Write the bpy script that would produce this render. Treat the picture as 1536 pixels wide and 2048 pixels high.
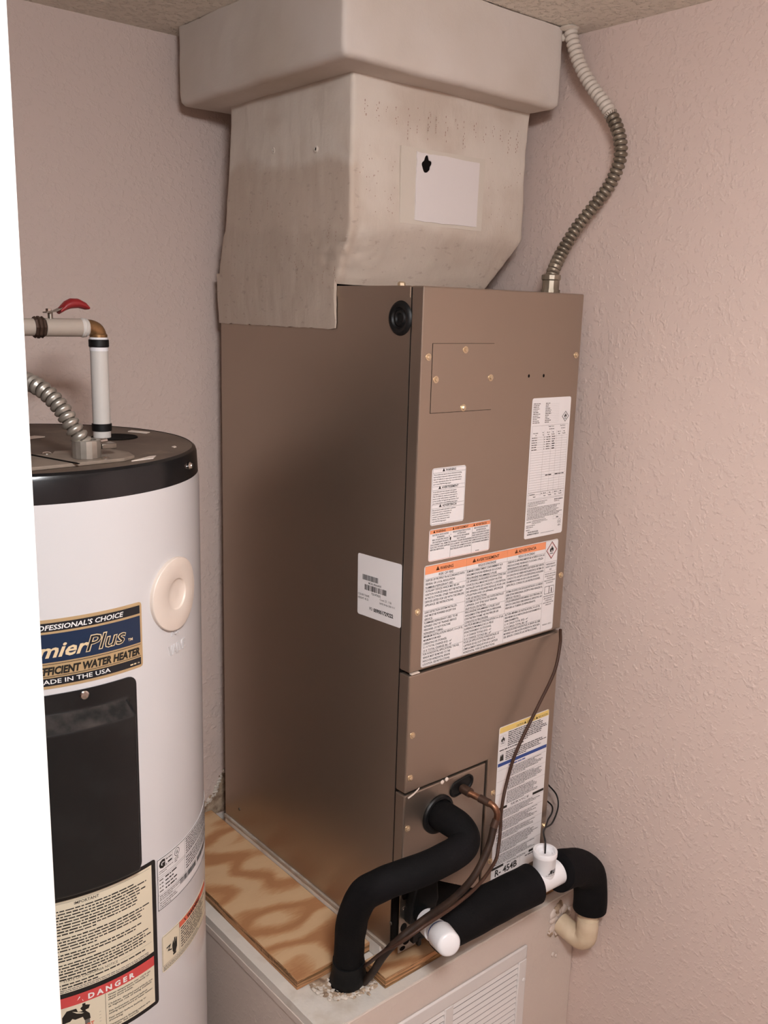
import bpy, bmesh, math, random
from mathutils import Vector, Matrix, noise
R = random.Random(7)
for o in list(bpy.data.objects): bpy.data.objects.remove(o)
SC = bpy.context.scene; COL = SC.collection

# ------------------------------------------------------------------ camera
cd = bpy.data.cameras.new('camera'); cam = bpy.data.objects.new('camera', cd); COL.objects.link(cam)
rx = Vector((0.76507, -0.64333, 0.02805)); dn = Vector((-0.11597, -0.18049, -0.97672)); fw = Vector((0.63342, 0.74400, -0.21270))
M = Matrix((rx, -dn, -fw)).transposed().to_4x4(); M.translation = Vector((-0.9211, -1.0087, 1.0668))
cam.matrix_world = M
cd.sensor_fit = 'VERTICAL'; cd.sensor_height = 24; cd.sensor_width = 18; cd.lens = 1841.3/2048*24; cd.clip_start = 0.02
SC.camera = cam
# ------------------------------------------------------------------ light and exposure
w = bpy.data.worlds.new('world'); SC.world = w; w.use_nodes = True
w.node_tree.nodes['Background'].inputs[0].default_value = (0.9, 0.85, 0.82, 1); w.node_tree.nodes['Background'].inputs[1].default_value = 0.02
SC.view_settings.view_transform = 'Standard'; SC.view_settings.look = 'None'
SC.view_settings.exposure = 0.0; SC.view_settings.gamma = 1.0; SC.view_settings.use_curve_mapping = False
LAMP_POS = (-0.82, -1.17, 1.547); LAMP_R, LAMP_H = .13, .08; LAMP_STRENGTH = 147.0; LAMP_COL = (0.97, 1.0, 1.035)

# ------------------------------------------------------------------ materials
def s2l(c):
    if isinstance(c, str): c = [int(c[i:i+2], 16)/255 for i in (0, 2, 4)]
    return tuple(x/12.92 if x <= .04045 else ((x+.055)/1.055)**2.4 for x in c)
MATS = {}
def mat(name, c, rough=.6, metal=0., spec=.5, var=None, bump=None, bump2=None, stretch=(1, 1, 1), coat=0., emit=None):
    """c: sRGB hex. var=(scale, colour, lo, hi, detail): blotches. bump=(scale, strength, distance, detail)"""
    if name in MATS: return MATS[name]
    m = bpy.data.materials.new(name); m.use_nodes = True; nt = m.node_tree; N = nt.nodes; L = nt.links
    b = N['Principled BSDF']; col = (*s2l(c), 1)
    b.inputs['Base Color'].default_value = col; b.inputs['Roughness'].default_value = rough
    b.inputs['Metallic'].default_value = metal; b.inputs['Specular IOR Level'].default_value = spec
    b.inputs['Coat Weight'].default_value = coat; b.inputs['Coat Roughness'].default_value = .1
    m.diffuse_color = col
    if emit: b.inputs['Emission Color'].default_value = (*s2l(c), 1); b.inputs['Emission Strength'].default_value = emit
    if var or bump:
        tc = N.new('ShaderNodeTexCoord'); mp = N.new('ShaderNodeMapping'); mp.inputs['Scale'].default_value = stretch
        L.new(tc.outputs['Object'], mp.inputs[0])
    if var:
        vs = var if isinstance(var, list) else [var]
        prev = None
        for (sc, c2, lo, hi, det) in vs:
            n = N.new('ShaderNodeTexNoise'); n.inputs['Scale'].default_value = sc; n.inputs['Detail'].default_value = det
            L.new(mp.outputs[0], n.inputs['Vector'])
            mr = N.new('ShaderNodeMapRange'); mr.inputs[1].default_value = lo; mr.inputs[2].default_value = hi
            L.new(n.outputs['Fac'], mr.inputs[0])
            mx = N.new('ShaderNodeMix'); mx.data_type = 'RGBA'
            L.new(mr.outputs[0], mx.inputs[0])
            if prev: L.new(prev, mx.inputs[6])
            else: mx.inputs[6].default_value = col
            mx.inputs[7].default_value = (*s2l(c2), 1); prev = mx.outputs[2]
        L.new(prev, b.inputs['Base Color'])
    last = None
    for bp in (bump, bump2):
        if not bp: continue
        n = N.new('ShaderNodeTexNoise'); n.inputs['Scale'].default_value = bp[0]; n.inputs['Detail'].default_value = bp[3]
        L.new(mp.outputs[0], n.inputs['Vector'])
        bu = N.new('ShaderNodeBump'); bu.inputs['Strength'].default_value = bp[1]; bu.inputs['Distance'].default_value = bp[2]
        src = n.outputs['Fac']
        if len(bp) > 4:
            mr = N.new('ShaderNodeMapRange'); mr.inputs[1].default_value = bp[4]; mr.inputs[2].default_value = bp[5]
            L.new(src, mr.inputs[0]); src = mr.outputs[0]
        L.new(src, bu.inputs['Height'])
        if last: L.new(last, bu.inputs['Normal'])
        last = bu.outputs[0]
    if last: L.new(last, b.inputs['Normal'])
    MATS[name] = m; return m

m_wall = mat('wall_paint', 'd1bcb2', .75, spec=.3, bump=(110, .45, .0028, 2, .5, .8), bump2=(330, .12, .0006, 2))
m_ceil = mat('popcorn_ceiling', 'f0e8dc', .9, spec=.1, bump=(120, .8, .004, 3, .52, .7), bump2=(300, .3, .0012, 2))
m_floor = mat('vinyl_floor', 'b8aa9c', .5, var=(6, 'a3968a', .4, .6, 3))
m_trim = mat('white_trim', 'f1eeea', .35)
m_taupe = mat('taupe_sheet_metal', 'aa9c8f', .36, metal=.92, spec=.5, bump=(700, .04, .0005, 1))
m_taupe_dk = mat('taupe_flange', '80705f', .4, metal=.35)
m_gap = mat('dark_gap', '120e0c', .9, spec=.1)
m_rubber = mat('black_rubber', '0b0b0c', .5, spec=.35)
m_foam = mat('black_foam', '0b0a0b', .8, spec=.15, var=(9, '121012', .4, .7, 3), bump=(260, .25, .002, 2))
m_tape = mat('black_tape', '0b0b0c', .65, spec=.2, bump=(40, .4, .004, 3))
m_label = mat('label_paper', 'e9e4e3', .45, spec=.35)
m_cream_l = mat('label_cream', 'e3d6bd', .45, spec=.35)
m_ink = mat('ink_black', '17140f', .5)
m_grey_ink = mat('ink_grey', '6d6661', .5)
m_orange = mat('ink_orange', 'f0986a', .5)
m_red = mat('ink_red', 'cf4a48', .5)
m_redw = mat('ink_warning_red', 'e06a50', .5)
m_blue = mat('ink_blue', '2e4a8c', .5)
m_yellow = mat('ink_yellow', 'e8c977', .5)
m_navy = mat('badge_navy', '122844', .3)
m_navy_dk = mat('badge_black_blue', '14181f', .3)
m_gold = mat('badge_gold', 'c9ab80', .33, metal=.35)
m_goldtxt = mat('badge_gold_text', 'e0c79f', .35)
m_white_ink = mat('ink_white', 'eeeae6', .5)
m_brass = mat('zinc_screw', 'd9c4a6', .28, metal=.8)
m_chrome = mat('chrome', 'd8d4d0', .15, metal=1.)
m_galv = mat('galvanised_steel', '9c958b', .32, metal=.9, var=(25, '7a7268', .4, .65, 3))
m_galv_b = mat('bright_conduit_steel', 'bdb6ac', .38, metal=.75, var=(25, '9a9288', .4, .65, 3))
m_galv2 = mat('dull_conduit_steel', '94897a', .42, metal=.7, var=(30, '786e60', .4, .65, 3))
m_groove = mat('dark_groove', '4a4138', .6, metal=.4)  # darker colour for the groove faces between the conduit ridges
m_paint_gr = mat('painted_groove', 'a3978b', .7)
m_paint_con = mat('painted_conduit', 'cabfb4', .6)
m_copper = mat('copper', 'a0745a', .4, metal=.8, var=(45, '6a4a3a', .42, .62, 3))
m_bronze = mat('bronze_elbow', 'a07c56', .35, metal=.8, var=(60, '7a5a3c', .42, .62, 3))
m_copper_dk = mat('browned_joint', '4e3a30', .5, metal=.5)
m_brown_ins = mat('brown_line_cover', '241914', .6, spec=.2, var=(30, '38281f', .4, .65, 2))
m_brown_cab = mat('brown_cable', '402a20', .5, spec=.25)
m_blk_wire = mat('black_wire', '111010', .45)
m_pvc = mat('white_pvc', 'ece9ea', .28, spec=.5)
m_pvc_cream = mat('painted_pvc', 'd6c3a8', .55, var=(18, 'c3ab8e', .45, .7, 3))
def duct_mat():
    # painted fabric: bare brownish wrap low on the side and on the sloping foot, thicker white paint above, brush streaks
    m = bpy.data.materials.new('painted_duct_wrap'); m.use_nodes = True; nt = m.node_tree; N = nt.nodes; L = nt.links; b = N['Principled BSDF']
    b.inputs['Roughness'].default_value = .8; b.inputs['Specular IOR Level'].default_value = .2
    tc = N.new('ShaderNodeTexCoord'); sx = N.new('ShaderNodeSeparateXYZ'); L.new(tc.outputs['Object'], sx.inputs[0])
    def nz(scale, st=(1, 1, 1), det=4):
        mp = N.new('ShaderNodeMapping'); mp.inputs['Scale'].default_value = st; L.new(tc.outputs['Object'], mp.inputs[0])
        n = N.new('ShaderNodeTexNoise'); n.inputs['Scale'].default_value = scale; n.inputs['Detail'].default_value = det; L.new(mp.outputs[0], n.inputs['Vector']); return n.outputs['Fac']
    def mr(src, a, c):
        r = N.new('ShaderNodeMapRange'); r.interpolation_type = 'SMOOTHSTEP'; L.new(src, r.inputs[0]); r.inputs[1].default_value = a; r.inputs[2].default_value = c; return r.outputs[0]
    def op(o, a, c):
        q = N.new('ShaderNodeMath'); q.operation = o
        for i, v in enumerate((a, c)):
            if isinstance(v, (int, float)): q.inputs[i].default_value = v
            else: L.new(v, q.inputs[i])
        return q.outputs[0]
    def mix(f, a, c):
        q = N.new('ShaderNodeMix'); q.data_type = 'RGBA'; L.new(f, q.inputs[0])
        for i, v in ((6, a), (7, c)):
            if isinstance(v, str): q.inputs[i].default_value = (*s2l(v), 1)
            else: L.new(v, q.inputs[i])
        return q.outputs[2]
    zz = op('ADD', sx.outputs[2], op('MULTIPLY', op('SUBTRACT', nz(9, det=6), .5), .10))
    low = mr(zz, .205, .185)                                     # below about 1.30 m
    side = mr(sx.outputs[0], -.165, -.178)
    foot = mr(zz, .105, .080)
    streak = mr(nz(30, (1.6, 1.6, .35), 6), .45, .68)
    dab = mr(nz(130, (.5, .5, 1), 3), .60, .72)
    c = mix(mr(nz(7, det=5), .42, .68), 'd2c6ba', 'c3b4a6')
    c = mix(op('MULTIPLY', low, side), c, 'bfae9f')
    c = mix(op('MULTIPLY', foot, .55), c, 'b3a294')
    c = mix(op('MULTIPLY', op('MAXIMUM', op('MULTIPLY', low, side), foot), op('MULTIPLY', streak, .3)), c, 'c9baac')
    c = mix(op('MULTIPLY', op('MAXIMUM', op('MULTIPLY', low, side), foot), op('MULTIPLY', dab, .4)), c, '97847a')
    L.new(c, b.inputs['Base Color'])
    bu = N.new('ShaderNodeBump'); bu.inputs['Strength'].default_value = .5; bu.inputs['Distance'].default_value = .003; L.new(nz(55, (1, 1, .45), 6), bu.inputs['Height'])
    b2 = N.new('ShaderNodeBump'); b2.inputs['Strength'].default_value = .2; b2.inputs['Distance'].default_value = .0008; L.new(nz(420, det=2), b2.inputs['Height']); L.new(bu.outputs[0], b2.inputs['Normal']); L.new(b2.outputs[0], b.inputs['Normal'])
    return m
m_duct = duct_mat()
m_duct_up = mat('painted_duct_collar', 'cfc4bb', .75, spec=.2, var=(4, 'c4b7aa', .4, .7, 3), bump=(22, .25, .006, 4), bump2=(380, .12, .001, 2))
m_patch = mat('fresh_white_patch', 'dcd3d0', .75, spec=.2, bump=(350, .12, .001, 2))
m_patch_e = mat('patch_border', 'cdc2b5', .8, spec=.2, bump=(60, .2, .003, 3))
m_faint = mat('faint_print', '9a7d6f', .8, spec=.1)
m_smear = mat('bare_wrap_smear', 'b5a091', .85, spec=.15, stretch=(1, 1, .35), var=(55, '9a8677', .5, .72, 4), bump=(45, .4, .004, 5))
m_jacket = mat('white_enamel', 'd2cdcc', .22, spec=.5, coat=.2)
m_lidtop = mat('dusty_lid', '6b5c50', .65, spec=.25, var=[(9, '57483e', .42, .66, 4), (30, '7c6c5e', .6, .75, 3)])
m_blk_gloss = mat('black_enamel', '101114', .22, spec=.5)
m_cover = mat('black_cover', '0d1012', .3, spec=.5, var=(22, '191b1c', .5, .75, 3))
m_dust = mat('dusty_black', '3c3633', .8, spec=.2, var=(40, '1e1c1b', .45, .7, 4))
m_plate = mat('dusty_plate', '8d7d6f', .6, metal=.2, var=(18, '75675a', .4, .65, 3))
m_bone = mat('bone_plastic', 'e3d3c6', .4)
m_redh = mat('red_vinyl', '8e1f22', .4)
m_pipewrap = mat('white_pipe_sleeve', 'd3cbc4', .5)
m_pipewrap2 = mat('dusty_pipe_sleeve', 'b3a497', .6)
m_platform = mat('platform_paint', 'cfbfb4', .75, spec=.25, bump=(110, .25, .0018, 3, .5, .8))
m_white_old = mat('old_white_paint', 'd9d0c6', .6, var=(14, 'b9a996', .52, .75, 4), bump=(50, .4, .004, 4))
m_lip = mat('worn_wood_lip', 'a09183', .7, stretch=(1, .3, 1), var=(40, 'c9bfb4', .5, .62, 4))
m_grille = mat('grille_enamel', 'd9d2ce', .4)
m_plaster = mat('plaster_crumbs', 'b49c84', .9, var=(60, '7d6450', .45, .65, 3), bump=(90, .6, .006, 4))
m_plaster_w = mat('white_plaster', 'd3c6b9', .9, bump=(70, .7, .006, 4))
m_plank = mat('brown_plank', '6b5138', .7, stretch=(6, 6, 1), var=(9, '4d3826', .4, .65, 4))

def wood(name, edge=False):
    m = bpy.data.materials.new(name); m.use_nodes = True; nt = m.node_tree; N = nt.nodes; L = nt.links; b = N['Principled BSDF']
    tc = N.new('ShaderNodeTexCoord'); mp = N.new('ShaderNodeMapping'); L.new(tc.outputs['Object'], mp.inputs[0])
    n = N.new('ShaderNodeTexNoise'); L.new(mp.outputs[0], n.inputs['Vector'])
    cr = N.new('ShaderNodeValToRGB')
    ml = N.new('ShaderNodeMath'); ml.operation = 'MULTIPLY'; fr = N.new('ShaderNodeMath'); fr.operation = 'PINGPONG'; fr.inputs[1].default_value = 1
    if edge:
        mp.inputs['Scale'].default_value = (6, 6, 150); n.inputs['Scale'].default_value = 1.; ml.inputs[1].default_value = 3
    else:
        mp.inputs['Rotation'].default_value = (0, 0, .5); mp.inputs['Scale'].default_value = (2.6, 6.0, 4); n.inputs['Scale'].default_value = 1.3; n.inputs['Detail'].default_value = 2.5; n.inputs['Roughness'].default_value = .35; ml.inputs[1].default_value = 13
    L.new(n.outputs['Fac'], ml.inputs[0]); L.new(ml.outputs[0], fr.inputs[0])
    n2 = N.new('ShaderNodeTexNoise'); n2.inputs['Scale'].default_value = 1; mp2 = N.new('ShaderNodeMapping'); mp2.inputs['Scale'].default_value = (60, 260, 60); mp2.inputs['Rotation'].default_value = (0, 0, .5)
    L.new(tc.outputs['Object'], mp2.inputs[0]); L.new(mp2.outputs[0], n2.inputs['Vector'])
    ad = N.new('ShaderNodeMath'); ad.operation = 'MULTIPLY_ADD'; ad.inputs[1].default_value = .35; L.new(n2.outputs['Fac'], ad.inputs[0]); L.new(fr.outputs[0], ad.inputs[2])
    L.new(ad.outputs[0], cr.inputs[0])
    e = cr.color_ramp.elements
    e[0].position = .1; e[0].color = (*s2l('d0ad86'), 1); e[1].position = 1.; e[1].color = (*s2l('ad7b54'), 1)
    k = e.new(.5); k.color = (*s2l('cda983'), 1); k = e.new(.78); k.color = (*s2l('bd8f66'), 1)
    if edge: e[0].color = (*s2l('b08a5c'), 1); e[1].color = (*s2l('5d4027'), 1)
    L.new(cr.outputs[0], b.inputs['Base Color']); b.inputs['Roughness'].default_value = .65; b.inputs['Specular IOR Level'].default_value = .25
    return m
m_ply = wood('plywood_face'); m_ply_e = wood('plywood_edge', True)

# ------------------------------------------------------------------ mesh builder
def cat_rom(P, step):
    P = [Vector(p) for p in P]; Q = [2*P[0]-P[1]] + P + [2*P[-1]-P[-2]]; out = []
    for i in range(1, len(Q)-2):
        a, b, c, d = Q[i-1], Q[i], Q[i+1], Q[i+2]
        for k in range(24):
            t = k/24
            out.append(.5*((2*b)+(c-a)*t+(2*a-5*b+4*c-d)*t*t+(3*b-a-3*c+d)*t**3))
    out.append(P[-1])
    res = [out[0]]; acc = 0.
    for p, q in zip(out, out[1:]):
        l = (q-p).length; pos = 0.
        while acc+l-pos >= step:
            pos += step-acc; acc = 0.; res.append(p.lerp(q, pos/l))
        acc += l-pos
    if (res[-1]-out[-1]).length > step*.3: res.append(out[-1])
    return res
class MB:
    def __init__(s): s.v = []; s.f = []; s.mi = []; s.mats = []
    def m(s, mt):
        if mt not in s.mats: s.mats.append(mt)
        return s.mats.index(mt)
    def add(s, vs, fs, mt):
        o = len(s.v); s.v += [tuple(v) for v in vs]; k = s.m(mt)
        for f in fs: s.f.append([i+o for i in f]); s.mi.append(k)
        return s
    def box(s, a, b, mt, rot=None, piv=None):
        x0, y0, z0 = a; x1, y1, z1 = b
        vs = [Vector(p) for p in ((x0,y0,z0),(x1,y0,z0),(x1,y1,z0),(x0,y1,z0),(x0,y0,z1),(x1,y0,z1),(x1,y1,z1),(x0,y1,z1))]
        if rot: pv = Vector(piv or (0,0,0)); vs = [rot @ (v-pv)+pv for v in vs]
        return s.add(vs, [(3,2,1,0),(4,5,6,7),(0,1,5,4),(1,2,6,5),(2,3,7,6),(3,0,4,7)], mt)
    def rings(s, rr, mt, cap0=True, cap1=True):
        n = len(rr[0]); vs = [p for r in rr for p in r]; fs = []
        for i in range(len(rr)-1):
            for j in range(n): fs.append((i*n+j, i*n+(j+1) % n, (i+1)*n+(j+1) % n, (i+1)*n+j))
        if cap0: fs.append(tuple(range(n))[::-1])
        if cap1: fs.append(tuple(range((len(rr)-1)*n, len(rr)*n)))
        return s.add(vs, fs, mt)
    def sweep(s, pts, rad, mt, seg=20, caps=(True, True), wob=0.):
        pts = [Vector(p) for p in pts]; rr = []; T = []
        for i in range(len(pts)):
            t = pts[min(i+1, len(pts)-1)]-pts[max(i-1, 0)]; T.append(t.normalized())
        up = Vector((0, 0, 1)) if abs(T[0].z) < .9 else Vector((1, 0, 0))
        n = (up-T[0]*up.dot(T[0])).normalized()
        for i, p in enumerate(pts):
            n = (n-T[i]*n.dot(T[i])).normalized(); b = T[i].cross(n)
            r = rad(i) if callable(rad) else rad
            ring = []
            for k in range(seg):
                a = 2*math.pi*k/seg; d = n*math.cos(a)+b*math.sin(a)
                rk = r*(1+wob*noise.noise((p+d*r)*28)) if wob else r
                ring.append(p+d*rk)
            rr.append(ring)
        return s.rings(rr, mt, *caps)
    def cyl(s, a, b, r0, mt, r1=None, seg=28, caps=(True, True)):
        return s.sweep([a, b], lambda i: (r0, r0 if r1 is None else r1)[i], mt, seg, caps)
    def lathe(s, org, axis, prof, mt, seg=32, caps=(True, True)):
        """prof: list of (dist along axis, radius)"""
        axis = Vector(axis).normalized(); org = Vector(org)
        up = Vector((0, 0, 1)) if abs(axis.z) < .9 else Vector((0, 1, 0))
        n = (up-axis*up.dot(axis)).normalized(); b = axis.cross(n); rr = []
        for d, r in prof:
            rr.append([org+axis*d+(n*math.cos(2*math.pi*k/seg)+b*math.sin(2*math.pi*k/seg))*max(r, 1e-5) for k in range(seg)])
        return s.rings(rr, mt, *caps)
    def slab(s, outline, y0, y1, mt, back=None):
        """polygon in x,z extruded from y0 (front) to y1"""
        n = len(outline); vs = [(x, y0, z) for x, z in outline]+[(x, y1, z) for x, z in outline]
        fs = [tuple(range(n)), tuple(range(2*n-1, n-1, -1))]+[(i, i+n, (i+1) % n+n, (i+1) % n) for i in range(n)]
        return s.add(vs, fs, mt)
    def blob(s, c, r, mt, sq=(1, 1, 1), amp=.35, fr=30):
        bm = bmesh.new(); bmesh.ops.create_icosphere(bm, subdivisions=2, radius=1)
        vs = []
        for v in bm.verts:
            d = v.co*(1+amp*noise.noise(v.co*1.7+Vector(c)*fr)); vs.append(Vector(c)+Vector((d.x*r*sq[0], d.y*r*sq[1], d.z*r*sq[2])))
        fs = [[x.index for x in f.verts] for f in bm.faces]; bm.free()
        return s.add(vs, fs, mt)
    def build(s, name, parent=None, label=None, cat=None, group=None, kind=None, bevel=0., smooth=30, origin=None, fix=True):
        me = bpy.data.meshes.new(name)
        org = Vector(origin) if origin else (WL[parent] if parent else Vector((0, 0, 0)))
        me.from_pydata([Vector(v)-org for v in s.v], [], s.f)
        for mt in s.mats: me.materials.append(mt)
        me.polygons.foreach_set('material_index', s.mi)
        if fix:
            bm = bmesh.new(); bm.from_mesh(me); bmesh.ops.recalc_face_normals(bm, faces=bm.faces); bm.to_mesh(me); bm.free()
        if smooth:
            me.polygons.foreach_set('use_smooth', [True]*len(me.polygons)); me.set_sharp_from_angle(angle=math.radians(smooth))
        me.update()
        o = bpy.data.objects.new(name, me); COL.objects.link(o)
        if parent: o.parent = parent; o.location = org-WL[parent]
        else: o.location = org
        WL[o] = org
        if bevel:
            b = o.modifiers.new('bevel', 'BEVEL'); b.width = bevel; b.segments = 2; b.limit_method = 'ANGLE'; b.angle_limit = math.radians(40); b.harden_normals = False
        tag(o, label, cat, group, kind); return o
WL = {}
def tag(o, label=None, cat=None, group=None, kind=None):
    if label: o['label'] = label
    if cat: o['category'] = cat
    if group: o['group'] = group
    if kind: o['kind'] = kind
def thing(name, loc, label, cat, group=None):
    o = bpy.data.objects.new(name, None); COL.objects.link(o); o.location = loc; o.empty_display_size = .05
    WL[o] = Vector(loc); tag(o, label, cat, group); return o
def clone(src, parent, loc, rot=None):
    c = src.copy(); COL.objects.link(c); c.parent = parent; c.location = Vector(loc)-WL[parent]; WL[c] = Vector(loc)
    if rot: c.rotation_euler = rot
    return c
def circ(cx, cz, rx_, rz_=None, n=32, wob=0., seed=0):
    rz_ = rz_ or rx_; out = []
    for k in range(n):
        a = 2*math.pi*k/n; q = 1+wob*noise.noise(Vector((math.cos(a)*1.3, math.sin(a)*1.3, seed)))
        out.append((cx+rx_*q*math.cos(a), cz+rz_*q*math.sin(a)))
    return out
def rrect(x0, z0, x1, z1, r, n=5):
    out = []
    for cx, cz, a0 in ((x1-r, z1-r, 0), (x0+r, z1-r, 90), (x0+r, z0+r, 180), (x1-r, z0+r, 270)):
        for k in range(n+1):
            a = math.radians(a0+90*k/n); out.append((cx+r*math.cos(a), cz+r*math.sin(a)))
    return out

# ------------------------------------------------------------------ lettering
_tc = bpy.data.curves.new('txt', 'FONT'); _to = bpy.data.objects.new('txt', _tc); _cache = {}
def text_mesh(body, off=0., shear=0., ext=0.):
    k = (body, off, shear, ext)
    if k not in _cache:
        _tc.body = body; _tc.offset = off; _tc.shear = shear; _tc.extrude = ext; _tc.resolution_u = 2; _tc.size = 1
        me = _to.to_mesh(); vs = [v.co.copy() for v in me.vertices]; fs = [list(p.vertices) for p in me.polygons]; _to.to_mesh_clear()
        x0 = min(v.x for v in vs); x1 = max(v.x for v in vs); _cache[k] = (vs, fs, x0, x1)
    return _cache[k]
CAP = .73
class Label:
    """flat print in metres: u right, v down from the top-left corner; fn(u, v, d) puts it in the world"""
    def __init__(s, fn, curved=False): s.fn = fn; s.mb = MB(); s.c = curved; s.l = 0
    def poly(s, pts, mt, d=.0003): s.mb.add([s.fn(u, v, d) for u, v in pts], [tuple(range(len(pts)))], mt)
    def rect(s, u0, v0, u1, v1, mt, d=.0003):
        n = max(1, int((u1-u0)/.006)) if s.c else 1
        for i in range(n):
            a = u0+(u1-u0)*i/n; b = u0+(u1-u0)*(i+1)/n
            s.poly([(a, v0), (a, v1), (b, v1), (b, v0)], mt, d)
    def frame(s, u0, v0, u1, v1, t, mt, d=.0003):
        s.rect(u0, v0, u1, v0+t, mt, d); s.rect(u0, v1-t, u1, v1, mt, d); s.rect(u0, v0+t, u0+t, v1-t, mt, d); s.rect(u1-t, v0+t, u1, v1-t, mt, d)
    def text(s, u, v, h, body, mt, wd=None, al='l', off=0., shear=0., d=.0004, ext=0., maxw=None):
        """h = cap height, v = baseline"""
        vs, fs, x0, x1 = text_mesh(body, off, shear, ext/(h/CAP) if ext else 0.)
        k = h/CAP; kx = wd/(x1-x0) if wd else k
        if maxw and (x1-x0)*kx > maxw: kx = maxw/(x1-x0)
        W = (x1-x0)*kx; u0 = u if al == 'l' else u-W/2 if al == 'c' else u-W
        s.mb.add([s.fn(u0+(q.x-x0)*kx, v-q.y*k, d+(q.z*k if ext else 0)) for q in vs], fs, mt)
    def words(s, u0, v, u1, h, mt, seed, fill=.9, d=.0003):
        """a line too small to read: word-long bars"""
        if h <= 1e-5: return
        r = random.Random(seed); u = u0; end = u0+(u1-u0)*fill
        while u < end:
            l = h*r.uniform(1.2, 5.5); e = min(u+l, end)
            if e-u > h*.5: s.rect(u, v-h*r.uniform(.75, 1.), e, v, mt, d)
            u = e+h*.6
    def para(s, u0, v0, u1, v1, n, mt, seed, ratio=.5):
        for i in range(n): s.words(u0, v0+(v1-v0)*(i+.75)/n, u1, (v1-v0)/n*ratio, mt, seed*31+i, R.uniform(.72, 1.) if i < n-1 else .5)
    def tri(s, u, v, h, mt, inner=None):
        s.poly([(u-h*.58, v), (u+h*.58, v), (u, v-h)], mt)
        if inner: s.rect(u-h*.05, v-h*.62, u+h*.05, v-h*.28, inner, .0005); s.rect(u-h*.05, v-h*.2, u+h*.05, v-h*.1, inner, .0005)
    def bars(s, u0, v0, u1, v1, mt, seed):
        r = random.Random(seed); u = u0; wd = (u1-u0)/70
        while u < u1:
            b = wd*r.choice((1, 1, 2, 3)); s.rect(u, v0, min(u+b, u1), v1, mt); u += b+wd*r.choice((1, 1, 2))
    def flame(s, cu, cv, r, mt=None):
        mt = mt or m_ink
        P = [(0,-.5),(.12,-.3),(.2,-.12),(.28,-.3),(.36,0),(.3,.28),(.1,.42),(.16,.2),(.02,.02),(-.08,.2),(-.06,.42),(-.3,.28),(-.36,.02),(-.24,-.22),(-.14,-.06)]
        s.mb.add([s.fn(cu+a*r, cv+b*r, .0005) for a, b in P], [(0,1,2,14),(2,3,4,8),(4,5,6,7,8),(2,8,9,14),(9,10,11,12,14),(12,13,14)], mt)
        s.rect(cu-.34*r, cv+.52*r, cu+.34*r, cv+.6*r, mt)
    def diamond(s, cu, cv, ru, rv, t, mt):
        for i in range(4):
            A = [(0,-1),(1,0),(0,1),(-1,0)]; a = A[i]; b = A[(i+1) % 4]; k = 1-t
            s.poly([(cu+a[0]*ru, cv+a[1]*rv), (cu+b[0]*ru, cv+b[1]*rv), (cu+b[0]*ru*k, cv+b[1]*rv*k), (cu+a[0]*ru*k, cv+a[1]*rv*k)], mt)
    def ring(s, cu, cv, r, t, mt, n=20):
        for i in range(n):
            a = 2*math.pi*i/n; b = 2*math.pi*(i+1)/n
            s.poly([(cu+r*math.cos(a), cv+r*math.sin(a)), (cu+r*math.cos(b), cv+r*math.sin(b)), (cu+(r-t)*math.cos(b), cv+(r-t)*math.sin(b)), (cu+(r-t)*math.cos(a), cv+(r-t)*math.sin(a))], mt)
    def build(s, parent, name='print'): return s.mb.build(name, parent, smooth=0, fix=False)
def front_fn(x0, z0, y=0.): return lambda u, v, d: Vector((x0+u, y-.0004-d, z0-v))
def sheet(parent, name, x0, z0, wd, ht, mt, label, r=.004, y=0.):
    mb = MB(); mb.slab(rrect(x0, z0-ht, x0+wd, z0, r), y-.0004, y-.00002, mt)
    return mb.build(name, parent, label, smooth=0)

# ================================================================== setting
XR, YB, ZC, ZF = .450, .640, 1.547, -.87
XL, YN = -1.35, -3.0
def wallmesh(name, a, b, mt): MB().box(a, b, mt).build(name, kind='structure', smooth=0)
wallmesh('wall_back', (XL-.1, YB, ZF-.05), (XR+.1, YB+.1, ZC+.05), m_wall)
wallmesh('wall_right', (XR, YN, ZF-.05), (XR+.1, YB, ZC+.05), m_wall)
wallmesh('wall_left', (XL-.1, YN, ZF-.05), (XL, YB, ZC+.05), m_wall)
wallmesh('wall_rear', (XL-.1, YN-.1, ZF-.05), (XR+.1, YN, ZC+.05), m_wall)
wallmesh('ceiling', (XL, YN, ZC), (XR, YB, ZC+.05), m_ceil)
wallmesh('floor', (XL, YN, ZF-.05), (XR, YB, ZF), m_floor)
wallmesh('wall_front', (XL, -.435, ZF), (-.745, -.34, ZC), m_wall)
mb = MB(); mb.box((-.815, -.453, ZF), (-.7275, -.435, ZC), m_trim); mb.box((-.7455, -.435, ZF), (-.7275, -.345, ZC), m_trim)
mb.build('trim_1', kind='structure', bevel=.003)

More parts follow.
